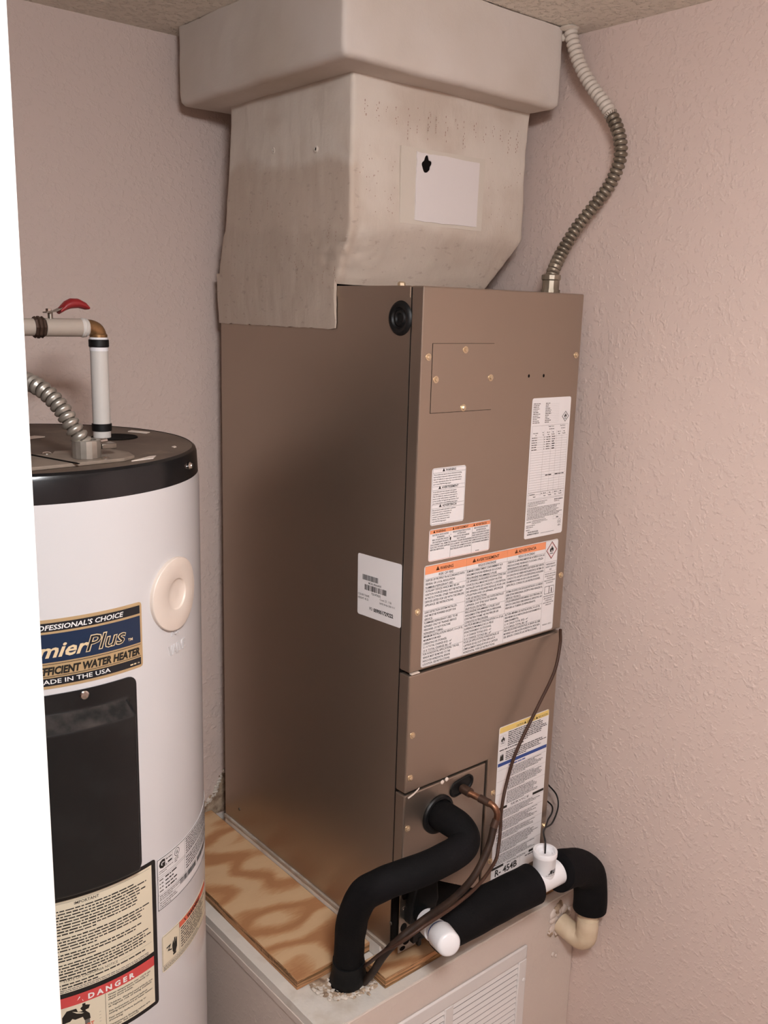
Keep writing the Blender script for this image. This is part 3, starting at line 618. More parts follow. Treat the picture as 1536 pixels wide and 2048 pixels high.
# big trilingual fire label
s = sheet(ah, 'label', .0234, .6818, .3226, .1683, m_label, 'large white fire-risk label with an orange heading band')
L = Label(front_fn(.0234, .6818)); W, H = .3226, .1683
L.rect(.0015, .0012, .2885, .0142, m_orange); L.frame(.001, .001, W-.001, H-.001, .0003, m_grey_ink)
CC = ((.0015, .0925), (.0925, .190), (.190, .2885))
D3 = (('WARNING', 'RISK OF FIRE', [['DISPOSE OF PROPERLY IN ACCORDANCE WITH', 'FEDERAL OR LOCAL REGULATIONS.', 'FLAMMABLE REFRIGERANT USED.'],
   ['AUXILIARY DEVICES WHICH MAY BE AN', 'IGNITION SOURCES SHALL NOT BE INSTALLED', 'IN THE DUCTWORK, OTHER THAN AUXILIARY', 'DEVICES LISTED FOR USE WITH THE SPECIFIC', 'APPLIANCE. SEE INSTRUCTIONS.', ''],
   ['LEAK DETECTION SYSTEM INSTALLED.', 'UNIT MUST BE POWERED EXCEPT FOR', 'SERVICE.'], ['FLAMMABLE REFRIGERANT USED. TO BE', 'REPAIRED ONLY BY TRAINED SERVICE', 'PERSONNEL. DO NOT PUNCTURE', 'REFRIGERANT TUBING.'],
   ['MINIMUM INSTALLATION HEIGHT, X m (X ft).', 'MINIMUM ROOM AREA', '(OPERATING OR STORAGE),', '3.1 X TOTAL CHARGE (KG) - m\u00b2', '15 X TOTAL CHARGE (lb) - ft\u00b2'],
   ['FOR HORIZONTAL APPLICATIONS, THE A2L', 'SENSOR MUST BE MOVED TO THE', 'INDICATED HORIZONTAL SENSOR', 'LOCATION. SEE INSTRUCTIONS.']]),
  ('AVERTISSEMENT', "RISQUE D'INCENDIE", [['\u00c9LIMINER CORRECTEMENT CONFORM\u00c9MENT AUX', 'R\u00c9GLEMENTATIONS F\u00c9D\u00c9RALES OU LOCALES.', 'FRIGORIG\u00c8NE INFLAMMABLE UTILIS\u00c9.'],
   ['LES APPAREILS AUXILIAIRES POUVANT \u00caTRE DES', "SOURCES D'ALLUMAGE NE DOIVENT PAS \u00caTRE", "INSTALL\u00c9S DANS LES CONDUITS, \u00c0 L'EXCEPTION", 'DES APPAREILS AUXILIAIRES INDIQU\u00c9S POUR UNE', 'UTILISATION AVEC UN APPAREIL SP\u00c9CIFIQUE.', 'VOIR LES INSTRUCTIONS.'],
   ['SYST\u00c8ME DE D\u00c9TECTION DES FUITES INSTALL\u00c9.', "L'APPAREIL DOIT \u00caTRE SOUS TENSION,", "SAUF POUR L'ENTRETIEN."], ['FRIGORIG\u00c8NE INFLAMMABLE UTILIS\u00c9. DOIT', 'UNIQUEMENT \u00caTRE R\u00c9PAR\u00c9 PAR DU PERSONNEL', "D'ENTRETIEN FORM\u00c9. NE PAS PERCER LES", 'CONDUITES DE FRIGORIG\u00c8NE.'],
   ["HAUTEUR MINIMALE D'INSTALLATION X m (X pi),", 'SUPERFICIE MINIMALE DE LA PI\u00c8CE', '(FONCTIONNEMENT OU STOCKAGE),', '3.1 X CHARGE TOTALE (KG) - m\u00b2', '15 X CHARGE TOTALE (lb) - pi\u00b2'],
   ['POUR LES APPLICATIONS HORIZONTALES, LE', 'CAPTEUR DE A2L DOIT \u00caTRE D\u00c9PLAC\u00c9 \u00c0', "L'EMPLACEMENT INDIQU\u00c9 POUR LE CAPTEUR", 'HORIZONTAL. VOIR LES INSTRUCTIONS.']]),
  ('ADVERTENCIA', 'RIESGO DE INCENDIO', [['DESECHE LA APROPIADAMENTE DE ACUERDO CON LAS', 'REGULACIONES FEDERALES O LOCALES. UTILIZA', 'REFRIGERANTE INFLAMABLE.'],
   ['LOS DISPOSITIVOS AUXILIARES QUE PUEDEN SER FUENTES', 'DE IGNICI\u00d3N NO DEBEN INSTALARSE EN EL SISTEMA DE', 'CONDUCTOS, EXCEPTO LOS DISPOSITIVOS AUXILIARES', 'ENUMERADOS PARA SU USO CON UN APARATO', 'ESPEC\u00cdFICO. CONSULTE LAS INSTRUCCIONES.', ''],
   ['SISTEMA DE DETECCI\u00d3N DE FUGAS INSTALADO. LA UNIDAD', 'DEBE ESTAR ENERGIZADA, EXCEPTO PARA REALIZAR EL', 'SERVICIO T\u00c9CNICO.'], ['UTILIZA REFRIGERANTE INFLAMABLE. SOLO PERSONAL DE', 'SERVICIO CAPACITADO DEBE REPARAR EL DISPOSITIVO. NO', 'PERFORE LA TUBER\u00cdA DE REFRIGERANTE.', ''],
   ['ALTURA M\u00cdNIMA DE INSTALACI\u00d3N, X m (X ft).', '\u00c1REA M\u00cdNIMA DE LA HABITACI\u00d3N (EN FUNCIONAMIENTO O', 'ALMACENAMIENTO),', '3.1 X CARGA TOTAL (KG) - m\u00b2', '15 X CARGA TOTAL (lb) - ft\u00b2'],
   ['PARA APLICACIONES HORIZONTALES, EL SENSOR A2L DEBE', 'MOVERSE A LA UBICACI\u00d3N HORIZONTAL INDICADA', 'DEL SENSOR. CONSULTE LAS INSTRUCCIONES.', '']]))
for (a, b), (hd, sub, secs) in zip(CC, D3):
    L.rect(b-.00015, .0012, b+.00015, H-.001, m_grey_ink); h = .0058; vb = .0105
    wt = .0052*len(hd)*.8; cu = (a+b)/2; L.tri(cu-wt/2-.004, vb, .0068, m_ink, m_orange); L.text(cu-wt/2+.001, vb, .0052, hd, m_ink, wd=wt, off=.02)
    L.text(cu, .0195, .0042, sub, m_ink, al='c', off=.008, maxw=.042); v = .0212
    pit = (H-.002-v)/sum(len(q) for q in secs)
    for q in secs:
        L.rect(a, v, b, v+.0003, m_grey_ink)
        for i, t in enumerate(q):
            if t: L.text(a+.002, v+pit*(i+.82), pit*.62, t, m_ink, off=.012, maxw=b-a-.004, wd=min(b-a-.004, len(t)*pit*.62*.62))
        v += pit*len(q)
c = .3055
L.diamond(c, .0185, .0150, .0165, .10, m_grey_ink); L.diamond(c, .0185, .0132, .0145, .08, m_red); L.flame(c, .0170, .0135)
L.frame(.2905, .0395, .3205, .0575, .0003, m_grey_ink)
for i, t in enumerate(['REFRIGERANT', 'SAFETY GROUP', 'A2L']): L.text(c, .0448+i*.0049, .0028, t, m_ink, al='c', off=.01)
for i, t in enumerate(['CAUTION, RISK OF FIRE', 'ATTENTION, RISQUE', "D'INCENDIE", 'PRECAUCI\u00d3N, RIESGO', 'DE INCENDIO']): L.text(c, .0625+i*.0041, .0022, t, m_ink, al='c', off=.01, maxw=.029)
for sg in (-1, 1): L.frame(c-.0125 if sg < 0 else c, .0845+.000, c if sg < 0 else c+.0125, .0985, .0007, m_ink)
L.text(c+.0065, .0965, .009, 'i', m_ink, al='c', off=.04)
for i, t in enumerate(['READ OPERATORS MANUAL', "LIRE LE MANUEL DE", "L'OPERATEUR", 'LEA EL MANUAL DEL', 'OPERADOR']): L.text(c, .1035+i*.0041, .0022, t, m_ink, al='c', off=.01, maxw=.029)
L.text(c, .157, .0026, '940205-01 REV.2', m_ink, al='c', maxw=.026)
L.build(s)
# tall lower label
s = sheet(ah, 'label', .2195, .3548, .1345, .3085, m_label, 'tall white installation label with yellow, blue and black bars')
L = Label(front_fn(.2195, .3548)); W, H = .1345, .3085
L.rect(.001, .001, W-.001, .0115, m_yellow); L.text(.045, .0102, .0042, 'CAUTION', m_ink, wd=.018); L.tri(.068, .0102, .005, m_ink); L.text(.073, .0102, .0042, 'ATTENTION', m_ink, wd=.022); L.tri(.1, .0102, .005, m_ink); L.text(.104, .0102, .0042, 'PRECAUCI\u00d3N', m_ink, wd=.026)
L.para(.024, .013, .131, .042, 8, m_ink, 70, .5); L.frame(.003, .017, .018, .037, .0003, m_grey_ink); L.flame(.0105, .025, .013)
L.para(.003, .043, .131, .0475, 1, m_ink, 3, .5); L.para(.02, .050, .131, .068, 5, m_ink, 71, .5); L.frame(.003, .0495, .016, .068, .0002, m_grey_ink)
L.poly([(.005, .066), (.0055, .058), (.0075, .053), (.009, .058), (.0105, .0515), (.012, .056), (.014, .053), (.0148, .066)], m_ink)
L.rect(.001, .070, W-.001, .0765, m_blue); L.para(.03, .0785, .12, .0825, 1, m_blue, 5, .6)
v = .084
for k, (nl, bar) in enumerate([(7, 0), (8, 0), (9, 1), (6, 0), (8, 0), (5, 0), (9, 0), (7, 1), (6, 1), (0, 0)]):
    if nl:
        hh = nl*.0029; L.rect(.001, v, W-.001, v+.00025, m_grey_ink); L.para(.03 if k < 3 else .008, v+.001, .125, v+hh, nl, m_ink, 100+k, .48); v += hh+.002
        if bar: L.rect(.001, v, .032, v+.005, m_ink); L.rect(W-.032, v, W-.001, v+.005, m_ink); L.text(W/2, v+.0045, .0044, ('INSTALLATION', 'INSTALACI\u00d3N', 'SERVICE')[k % 3], m_ink, al='c', wd=.05); v += .0075
        if v > .272: break
L.rect(.001, .2795, W-.001, .2799, m_grey_ink); L.rect(.078, .2795, .0783, .306, m_grey_ink)
L.para(.008, max(v, .262), .125, .278, 4, m_ink, 300, .48)
L.text(.010, .2985, .0135, 'R- 454B', m_ink, wd=.060, off=.025); L.words(.092, .288, .115, .0024, m_ink, 7, 1.)
L.build(s)
# side barcode label, stuck on slightly crooked
O = Vector((.0012, .1372, .6770)); du = Vector((0, -.1096, .0046)).normalized(); dv = Vector((0, -.0020, -.1045)).normalized()
LW, LH = .1100, .1042
def side_fn(u, v, d): return O+du*u+dv*v+Vector((-.0004-d, 0, 0))
mb = MB(); P = [(u, -v) for u, v in rrect(0, -LH, LW, 0, .004)]
n = len(P); mb.add([side_fn(u, v, 0) for u, v in P]+[side_fn(u, v, -.00035) for u, v in P], [tuple(range(n)), tuple(range(2*n-1, n-1, -1))]+[(i, i+n, (i+1) % n+n, (i+1) % n) for i in range(n)], m_label)
s = mb.build('label', ah, 'white barcode label on the side of the cabinet', smooth=0)
L = Label(side_fn)
L.bars(.013, .0335, .053, .0425, m_ink, 4); L.text(.045, .0478, .0034, 'MC20L185AAA01E', m_ink, al='c', wd=.032, off=.01)
L.bars(.019, .0497, .074, .0590, m_ink, 9); L.text(.048, .0645, .0036, 'T2514T0232', m_ink, al='c', wd=.024, off=.01)
L.text(.002, .0705, .0036, 'COLOR: TAUPE', m_ink, wd=.029); L.text(.002, .0765, .0036, 'HEIGHT: 45.52', m_ink, wd=.027)
L.text(.058, .0695, .0036, 'Count: 22   / 126', m_ink, wd=.029); L.text(.058, .0755, .0030, 'DATE: 04 Apr 2025 11:11', m_ink, wd=.037)
L.text(.032, .0910, .0052, 'PO:', m_ink, wd=.008, off=.005); L.text(.0425, .0920, .0064, '009001729222', m_ink, wd=.049, off=.03)
L.build(s)

# ================================================================== duct
def wrinkle(p):
    # creased cloth where the wrap is gathered at the lower front-left corner
    w = math.exp(-((p.z-1.155)/.045)**2)*math.exp(-((p.x-.01)/.07)**2)*math.exp(-((p.y-.18)/.07)**2)
    return Vector((-1, -1, 0))*(.0055*w*noise.noise(Vector((p.x*40+p.z*55, p.y*40-p.z*25, p.z*90)))) + Vector((0, -1, 0))*(.0016*math.exp(-((p.z-1.16)/.05)**2)*noise.noise(Vector((p.x*9, p.z*150, 3))))
def dwob(p, amp=.0026, f=9.): return Vector((noise.noise(p*f), noise.noise(p*f+Vector((7, 3, 1))), noise.noise(p*f+Vector((2, 9, 4)))))*amp + Vector((noise.noise(p*45), noise.noise(p*45+Vector((5, 1, 2))), noise.noise(p*45+Vector((1, 4, 8)))))*amp*.3 + wrinkle(p)
def rsec(x0, x1, y0, y1, z, r, nx=64, ny=60, nc=5):
    pts = []
    seq = [((x0+r, y0), (x1-r, y0), nx, (x1-r, y0+r, -90)), ((x1, y0+r), (x1, y1-r), ny, (x1-r, y1-r, 0)), ((x1-r, y1), (x0+r, y1), nx, (x0+r, y1-r, 90)), ((x0, y1-r), (x0, y0+r), ny, (x0+r, y0+r, 180))]
    for (a, b, n, (cx, cy, a0)) in seq:
        for i in range(n): t = i/n; pts.append(Vector((a[0]+(b[0]-a[0])*t, a[1]+(b[1]-a[1])*t, z)))
        for k in range(nc): q = math.radians(a0+90*k/nc); pts.append(Vector((cx+r*math.cos(q), cy+r*math.sin(q), z)))
    return pts
def loft(levels, r, dz=.006, amp=.0026):
    rr = []
    for (A, B) in zip(levels, levels[1:]):
        n = max(1, int(abs(B[4]-A[4])/dz))
        for i in range(n):
            t = i/n; q = [A[k]+(B[k]-A[k])*t for k in range(5)]; rr.append(rsec(*q, r))
    rr.append(rsec(*levels[-1], r)); return [[p+dwob(p, amp) for p in ring] for ring in rr]
du_t = thing('supply_duct', (.18, .35, AH), 'white-painted fabric-wrapped supply duct between the air handler and the ceiling', 'duct')
mb = MB(); mb.rings(loft([(-.0035, .338, .204, .576, 1.1085), (-.0055, .345, .196, .572, 1.122), (-.006, .386, .166, .556, 1.192), (-.006, .390, .163, .548, 1.204), (-.006, .390, .165, .532, 1.30), (-.006, .394, .165, .525, 1.419)], .007), m_duct)
mb.build('plenum', du_t, 'lower tapered box with smeared, patchy beige paint', smooth=50)
mb = MB(); mb.rings(loft([(-.056, .385, .118, .580, 1.4165), (-.064, .392, .110, .585, 1.4175), (-.070, .397, .1045, .587, 1.423), (-.071, .398, .104, .588, 1.436), (-.071, .398, .107, .590, ZC-.0015)], .0075), m_duct_up)
mb.build('collar_box', du_t, 'wider white upper box against the ceiling', smooth=50)
# flap of wrap glued over the side of the cabinet
mb = MB(); ny, nz = 40, 10; vs = []; fs = []
for j in range(nz+1):
    for i in range(ny+1):
        y = .206+(.5745-.206)*i/ny; t = j/nz; zb = 1.0365+.0016*noise.noise(Vector((y*60, 2, 0)))+(.001 if i % 7 == 0 else 0)
        z = zb+(1.128-zb)*t
        vs.append(Vector((-.0030-.0040*t, y+(.002*noise.noise(Vector((z*50, 1, 1))) if i == 0 else 0), z))+Vector((.0016*noise.noise(Vector((y*30, z*30, 4))), 0, 0)))
for j in range(nz):
    for i in range(ny): a = j*(ny+1)+i; fs.append((a, a+1, a+ny+2, a+ny+1))
nv = len(vs); vs += [Vector((-.0002, v.y, v.z)) for v in vs]; fs += [tuple(q+nv for q in f[::-1]) for f in fs]
B = list(range(ny+1))+[(j+1)*(ny+1)+ny for j in range(nz)]+[nz*(ny+1)+ny-1-i for i in range(ny)]+[(nz-1-j)*(ny+1) for j in range(nz-1)]
for k in range(len(B)): a, b = B[k], B[(k+1) % len(B)]; fs.append((a, a+nv, b+nv, b))
mb.add(vs, fs, m_duct); mb.build('side_flap', du_t, 'painted fabric flap hanging over the cabinet side', smooth=50)
# fresh patch with a punched hole
yp = .1605; cx, cz = .1444, 1.3018
hole = circ(cx, cz, .0095, .0115, 32, .55, 2.3); outer = []
for k in range(32):
    a = 2*math.pi*k/32; dx, dz_ = math.cos(a), math.sin(a)
    x0, x1, z0, z1 = .1225, .2655, 1.2135, 1.3190
    tt = min(((x1-cx)/dx if dx > 1e-6 else 9), ((x0-cx)/dx if dx < -1e-6 else 9), ((z1-cz)/dz_ if dz_ > 1e-6 else 9), ((z0-cz)/dz_ if dz_ < -1e-6 else 9))
    outer.append((cx+dx*tt, cz+dz_*tt))
for c_ in ((x0, z0), (x1, z0), (x0, z1), (x1, z1)):
    k = min(range(32), key=lambda i: (outer[i][0]-c_[0])**2+(outer[i][1]-c_[1])**2); outer[k] = c_
outer = [(x+.002*noise.noise(Vector((x*120, z*120, 0))), z+.002*noise.noise(Vector((x*120, z*120, 6)))) for x, z in outer]
mb = MB(); vs = [(x, yp, z) for x, z in outer]+[(x, yp-.0008, z) for x, z in hole]+[(x, yp+.006, z) for x, z in hole]+[(x, yp+.004, z) for x, z in outer]
fs = []
for k in range(32): q = (k+1) % 32; fs += [(k, q, 32+q, 32+k), (32+k, 32+q, 64+q, 64+k), (96+k, 96+q, q, k)]
mb.add(vs, fs, m_patch); pt = mb.build('patch', du_t, 'fresh bright white square patch with a punched hole', smooth=0)
mb = MB(); mb.slab([(x, z) for x, z in circ(cx, cz, .0125, .0145, 20)], yp+.0005, yp+.0012, m_gap); mb.build('punched_hole', pt, 'ragged black hole', smooth=0)
mb = MB(); mb.slab([(.091, 1.2075), (.279, 1.2075), (.281, 1.326), (.090, 1.3245)], yp+.0014, yp+.005, m_patch_e); mb.build('patch_border', du_t, 'older square of paint round the fresh patch', smooth=0)
# screw dimples on the side of the plenum
for y, z in ((.381, 1.3275), (.259, 1.317)):
    mb = MB(); mb.lathe((-.0045, y, z), (-1, 0, 0), [(0, .006), (.003, .005), (.0034, .0028), (.0015, .0025)], m_duct, 14); mb.lathe((-.0045, y, z), (-1, 0, 0), [(.001, .0026), (.0022, .0026)], m_gap, 10); mb.build('dimple', du_t)
# bleed-through print: columns of small faded dashes
mb = MB(); r = random.Random(5)
for k in range(17):
    x = .012+k*.0215+r.uniform(-.003, .003); z = 1.385-r.uniform(0, .006)
    for i in range(r.randint(6, 13)):
        hh = r.uniform(.0010, .0034); ww = r.uniform(.0008, .0017); xx = x+r.choice((0, 0, .0025, .005))
        y = .1608
        if r.random() < .75 and z-hh > 1.333: mb.add([(xx, y, z), (xx, y, z-hh), (xx+ww, y, z-hh), (xx+ww, y, z)], [(0, 1, 2, 3)], m_faint)
        z -= hh+r.uniform(.0006, .003)
for i in range(60):
    x = r.choice((r.uniform(.005, .08), r.uniform(.29, .37))); z = r.uniform(1.22, 1.33); hh = r.uniform(.0008, .0025); y = .1610
    mb.add([(x, y, z), (x, y, z-hh), (x+.001, y, z-hh), (x+.001, y, z)], [(0, 1, 2, 3)], m_faint)
for k in range(22):
    y0 = r.uniform(.19, .50); z = r.uniform(1.12, 1.27)
    for i in range(r.randint(2, 6)):
        yy = y0+r.uniform(-.004, .004); hh = r.uniform(.001, .003); mb.add([(-.0088, yy, z), (-.0088, yy, z-hh), (-.0088, yy-.0011, z-hh), (-.0088, yy-.0011, z)], [(0, 1, 2, 3)], m_faint); z -= hh+r.uniform(.001, .004)
mb.build('faded_print', du_t, 'faint reddish print showing through the paint', kind='stuff', smooth=0)

# ================================================================== conduits
def conduit(mb, path, mt, groove, r=.0116, pitch=.0090, s0=0., s1=1.):
    P = cat_rom(path, pitch/5); a, b = int(len(P)*s0), max(2, int(len(P)*s1)); P = P[a:b]
    prof = (.98, 1.0, .96, .72, .73)
    f0 = len(mb.f); mb.sweep(P, lambda i: r*prof[(i+a) % 5], mt, 18); g = mb.m(groove)
    for i in range(len(P)-1):
        if (i+a) % 5 == 3:
            for k in range(18): mb.mi[f0+i*18+k] = g
CON = [(.402, .0964, ZC-.0015), (.402, .0876, 1.5202), (.405, .0718, 1.4829), (.41, .0483, 1.4471), (.415, .0179, 1.4107), (.418, -.007, 1.3705), (.418, -.0159, 1.3304), (.415, -.0031, 1.2893), (.405, .021, 1.2522), (.39, .044, 1.2146), (.37, .055, 1.1748), (.350, .053, 1.1465), (.340, .050, 1.131)]
CON = [(min(x, .436), y, z) for x, y, z in CON]
cn = thing('flexible_conduit', (.340, .05, AH), 'grey corrugated metal conduit curving from the air handler top up to the ceiling', 'conduit')
mb = MB(); conduit(mb, CON, m_galv2, m_groove, s0=.36); mb.build('sleeve', cn, smooth=60)
mb = MB(); conduit(mb, CON, m_paint_con, m_paint_gr, s1=.37); mb.build('painted_sleeve', cn, 'upper end painted off-white', smooth=60)
mb = MB(); mb.lathe((.340, .05, AH+.0002), (0, 0, 1), [(0, .0165), (.006, .0165), (.006, .0145), (.021, .0145), (.023, .0165), (.030, .0165), (.032, .013)], m_galv2, 12)
mb.build('connector', cn, smooth=20)
mb = MB(); mb.blob((.402, .098, ZC-.004), .016, m_plaster_w, (1.2, 1.2, .25), .4); mb.blob((.400, .108, ZC-.016), .006, m_plaster_w, (1, 1, 1), .4); mb.build('caulk', cn, smooth=50)

# ================================================================== water heater
HC, HR, HT = Vector((-.494, .286, 0)), .250, .872
wh = thing('water_heater', (HC.x, HC.y, ZF), 'white cylindrical electric water heater with a black lid standing left of the platform', 'water heater')
def cyl_fn(a0, z0, r=HR):
    def fn(u, v, d):
        a = math.radians(a0)+u/r; q = r+.0006+d; return Vector((HC.x+q*math.cos(a), HC.y+q*math.sin(a), z0-v))
    return fn
mb = MB(); mb.lathe((HC.x, HC.y, ZF), (0, 0, 1), [(0, HR-.004), (.03, HR-.004), (.034, HR), (HT-ZF-.045, HR), (HT-ZF-.034, HR-.002)], m_jacket, 128); mb.build('jacket', wh)
mb = MB(); mb.lathe((HC.x, HC.y, HT-.036), (0, 0, 1), [(0, HR-.0015), (.028, HR-.003), (.033, HR-.0048), (.036, HR-.009)], m_blk_gloss, 128, (True, False)); mb.build('lid_rim', wh)
mb = MB(); mb.lathe((HC.x, HC.y, HT-.001), (0, 0, 1), [(0, HR-.009), (.0005, HR-.012), (.0002, HR-.02), (0, .01)], m_lidtop, 128); mb.build('lid', wh)
zl = HT-.0005
# lid details
mb = MB(); mb.lathe((-.343, .298, zl), (0, 0, 1), [(0, .034), (.0012, .033), (.0008, .03), (.0006, .001)], m_gap, 28); mb.build('pipe_opening', wh, 'dark recess in the lid round the pipe')
mb = MB(); pl = [(-.64, .065), (-.425, .085), (-.405, .098), (-.398, .130), (-.412, .178), (-.478, .182), (-.487, .165), (-.640, .16)]
nn = len(pl); mb.add([(x, y, zl+.0045) for x, y in pl]+[(x, y, zl) for x, y in pl], [tuple(range(nn)), tuple(range(2*nn-1, nn-1, -1))]+[(i, i+nn, (i+1) % nn+nn, (i+1) % nn) for i in range(nn)], m_plate)
mb.build('junction_plate', wh, 'dusty flat cover plate on the lid', bevel=.001, smooth=0)
mb = MB(); mb.box((-.503, .068, zl+.0045), (-.500, .165, zl+.0056), m_gap, Matrix.Rotation(.25, 3, 'Z'), (-.5, .11, 0)); mb.build('plate_slot', wh, smooth=0)
for x, y in ((-.447, .092), (-.495, .163)):
    mb = MB(); mb.lathe((x, y, zl+.0045), (0, 0, 1), [(0, .006), (.001, .006), (.0025, .004), (.003, .001)], m_chrome, 16); mb.build('plate_screw', wh)
for pts in ([(-.300, .345), (-.285, .312), (-.275, .320), (-.290, .353)], [(-.418, .080), (-.385, .086), (-.372, .104), (-.383, .102)], [(-.318, .158), (-.312, .162), (-.310, .170), (-.317, .167)], [(-.52, .33), (-.44, .36), (-.43, .345), (-.51, .31)]):
    mb = MB(); mb.add([(x, y, zl+.0012) for x, y in pts]+[(x, y, zl) for x, y in pts], [(0, 1, 2, 3), (7, 6, 5, 4), (0, 4, 5, 1), (1, 5, 6, 2), (2, 6, 7, 3), (3, 7, 4, 0)], m_bone)
    mb.build('paper_scrap', wh, 'pale scrap of old sticker on the lid', smooth=0)
a = math.radians(-46); mb = MB(); o_ = Vector((HC.x+(HR-.002)*math.cos(a), HC.y+(HR-.002)*math.sin(a), HT-.018)); ax = Vector((math.cos(a), math.sin(a), 0))
mb.lathe(o_, ax, [(0, .0055), (.001, .0055), (.003, .004), (.0045, .0035), (.005, .001)], m_chrome, 12); mb.build('rim_screw', wh)
# round plug and embossed words
a = math.radians(-57.5); ax = Vector((math.cos(a), math.sin(a), 0)); o_ = HC+ax*(HR-.002)+Vector((0, 0, .690))
fnp = cyl_fn(-59.6, .690, HR-.0006); mb = MB(); rr_ = []
for d, r_ in ((0, .0500), (.0045, .0500), (.0056, .0492), (.0060, .0478), (.0060, .0225), (.0054, .0212), (.0034, .0200), (.0014, .0150), (.0008, .0080), (.0008, .0002)):
    rr_.append([fnp(r_*math.cos(2*math.pi*k/64), r_*math.sin(2*math.pi*k/64), d) for k in range(64)])
mb.rings(rr_, m_bone); mb.build('round_plug', wh, 'round bone-coloured plug with a dished centre', smooth=28)
L = Label(cyl_fn(-66, .700, HR-.0006), True)
L.text(.029, .068, .013, 'TOP', m_jacket, al='c', wd=.026, off=.02, ext=.0017, d=0); L.text(.032, .094, .014, 'VALVE', m_jacket, al='c', wd=.041, off=.02, ext=.0017, d=0)
L.build(wh, 'embossed_words')
def curved_sheet(name, a0, z0, wd, ht, mt, label, rc=.004, th=.0006):
    fn = cyl_fn(a0, z0); nu = max(6, int(wd/.006)); mb = MB(); vs = []; fs = []
    us = [0]+[wd*i/nu for i in range(nu+1)]+[wd]
    us = [0, rc*.3, rc]+[rc+(wd-2*rc)*i/nu for i in range(1, nu)]+[wd-rc, wd-rc*.3, wd]
    def inset(u):
        e = min(u, wd-u); return 0 if e >= rc else rc-math.sqrt(max(0, rc*rc-(rc-e)**2))
    for u in us: vs += [fn(u, inset(u), 0), fn(u, ht-inset(u), 0), fn(u, ht-inset(u), -.0005), fn(u, inset(u), -.0005)]
    for i in range(len(us)-1):
        q = 4*i; fs += [(q, q+1, q+5, q+4), (q+1, q+2, q+6, q+5), (q+3, q, q+4, q+7)]
    mb.add(vs, fs, mt); return mb.build(name, wh, label, smooth=40)
K = math.radians(1)*HR   # metres per degree
# badge: spans -116.5 .. -74.5 degrees
A0 = -116.5; WB = 42*K; s = curved_sheet('badge', A0, .6968, WB, .0875, m_gold, 'gold and navy name badge on the jacket')
L = Label(cyl_fn(A0, .6968), True); L.rect(.003, .0042, WB-.0032, .0150, m_navy_dk); L.rect(.003, .0180, WB-.0032, .0540, m_navy); L.rect(.003, .0560, WB-.0032, .0567, m_navy_dk); L.rect(.003, .0715, WB-.0032, .0722, m_navy_dk); L.rect(.003, .0740, WB-.0032, .0838, m_navy_dk)
L.text(WB-.028, .0128, .0064, "PROFESSIONAL'S CHOICE", m_white_ink, al='r', wd=.118, off=.02, shear=.2, d=.0006)
L.text(.1085, .0475, .0185, 'Premier', m_goldtxt, al='r', wd=.103, off=.022, shear=.35, d=.0007)
L.text(.1035, .0472, .0205, 'Plus', m_goldtxt, wd=.0545, off=.035, shear=.3, d=.0009); L.text(.1048, .0470, .0200, 'Plus', m_navy_dk, wd=.052, off=-.002, shear=.3, d=.0012)
L.text(.1605, .0475, .0038, 'TM', m_goldtxt, wd=.007, d=.0008, off=.02)
L.text(WB-.005, .0693, .0096, 'EFFICIENT WATER HEATER', m_ink, al='r', wd=.131, off=.045, shear=.2, d=.0006)
L.text(WB-.0485, .0812, .0058, 'MADE IN THE USA', m_white_ink, al='r', wd=.090, off=.01, d=.0006); L.words(WB-.020, .0815, WB-.006, .002, m_goldtxt, 3, 1.)
L.build(s)
# black access cover: pressed box with flange
def cover(a0, a1, z0, z1):
    fn = cyl_fn(a0, z1); wd = (a1-a0)*K; ht = z1-z0; nu, nv, rc = 48, 72, .012; vs = []; fs = []; mb = MB()
    sm = lambda q: q*q*(3-2*q)
    cl = lambda q: max(0., min(1., q))
    def ins(v):
        e = min(v, ht-v); return 0 if e >= rc else rc-math.sqrt(max(0, rc*rc-(rc-e)**2))
    us = [0, .004, .008, .010, .012, .014, .016, .018, .022]; us = us+[.022+(wd-.044)*i/30 for i in range(1, 30)]+[wd-q for q in us[::-1]]
    vv = [0, .001, .003, .006, .009, .012, .016, .020, .023, .026, .029, .032, .035, .038, .041, .044, .048]; vv = vv+[.048+(ht-.082)*i/20 for i in range(1, 20)]+[ht-q for q in (.034, .028, .022, .018, .016, .014, .012, .010, .008, .006, .003, .001, 0)]
    for v in vv:
        k = ins(v)
        for u in us:
            uu = k+(wd-2*k)*u/wd; e = min(uu-.009, wd-.009-uu)
            t = cl(e/.006); t2 = cl((v-.024)/.022); t3 = cl((ht-.008-v)/.007)
            vs.append(fn(uu, v, .0014+.0185*sm(t)*sm(t2)*sm(t3)))
    n = len(us); f1 = []; f2 = []
    for j in range(len(vv)-1):
        for i in range(n-1): q = j*n+i; (f2 if .0255 < vv[j] < .043 and .012 < us[i] < wd-.02 else f1).append((q, q+n, q+n+1, q+1))
    mb.add(vs, f1, m_cover)
    mb.f += [list(f) for f in f2]; mb.mi += [mb.m(m_dust)]*len(f2)
    B = [i for i in range(n)]+[(j+1)*n+n-1 for j in range(len(vv)-1)]+[(len(vv)-1)*n+n-2-i for i in range(n-1)]+[(len(vv)-2-j)*n for j in range(len(vv)-2)]
    o = len(mb.v); mb.v += [tuple(HC.xy.to_3d()+(Vector(vs[b]).xy-HC.xy).to_3d()*((HR+.0004)/(Vector(vs[b]).xy-HC.xy).length)+Vector((0, 0, vs[b].z))) for b in B]
    for k in range(len(B)): q = (k+1) % len(B); mb.f.append([B[k], o+k, o+q, B[q]]); mb.mi.append(0)
    return mb.build('access_cover', wh, 'black pressed-metal access cover', smooth=50)
cv = cover(-111.5, -77.4, .322, .6015)
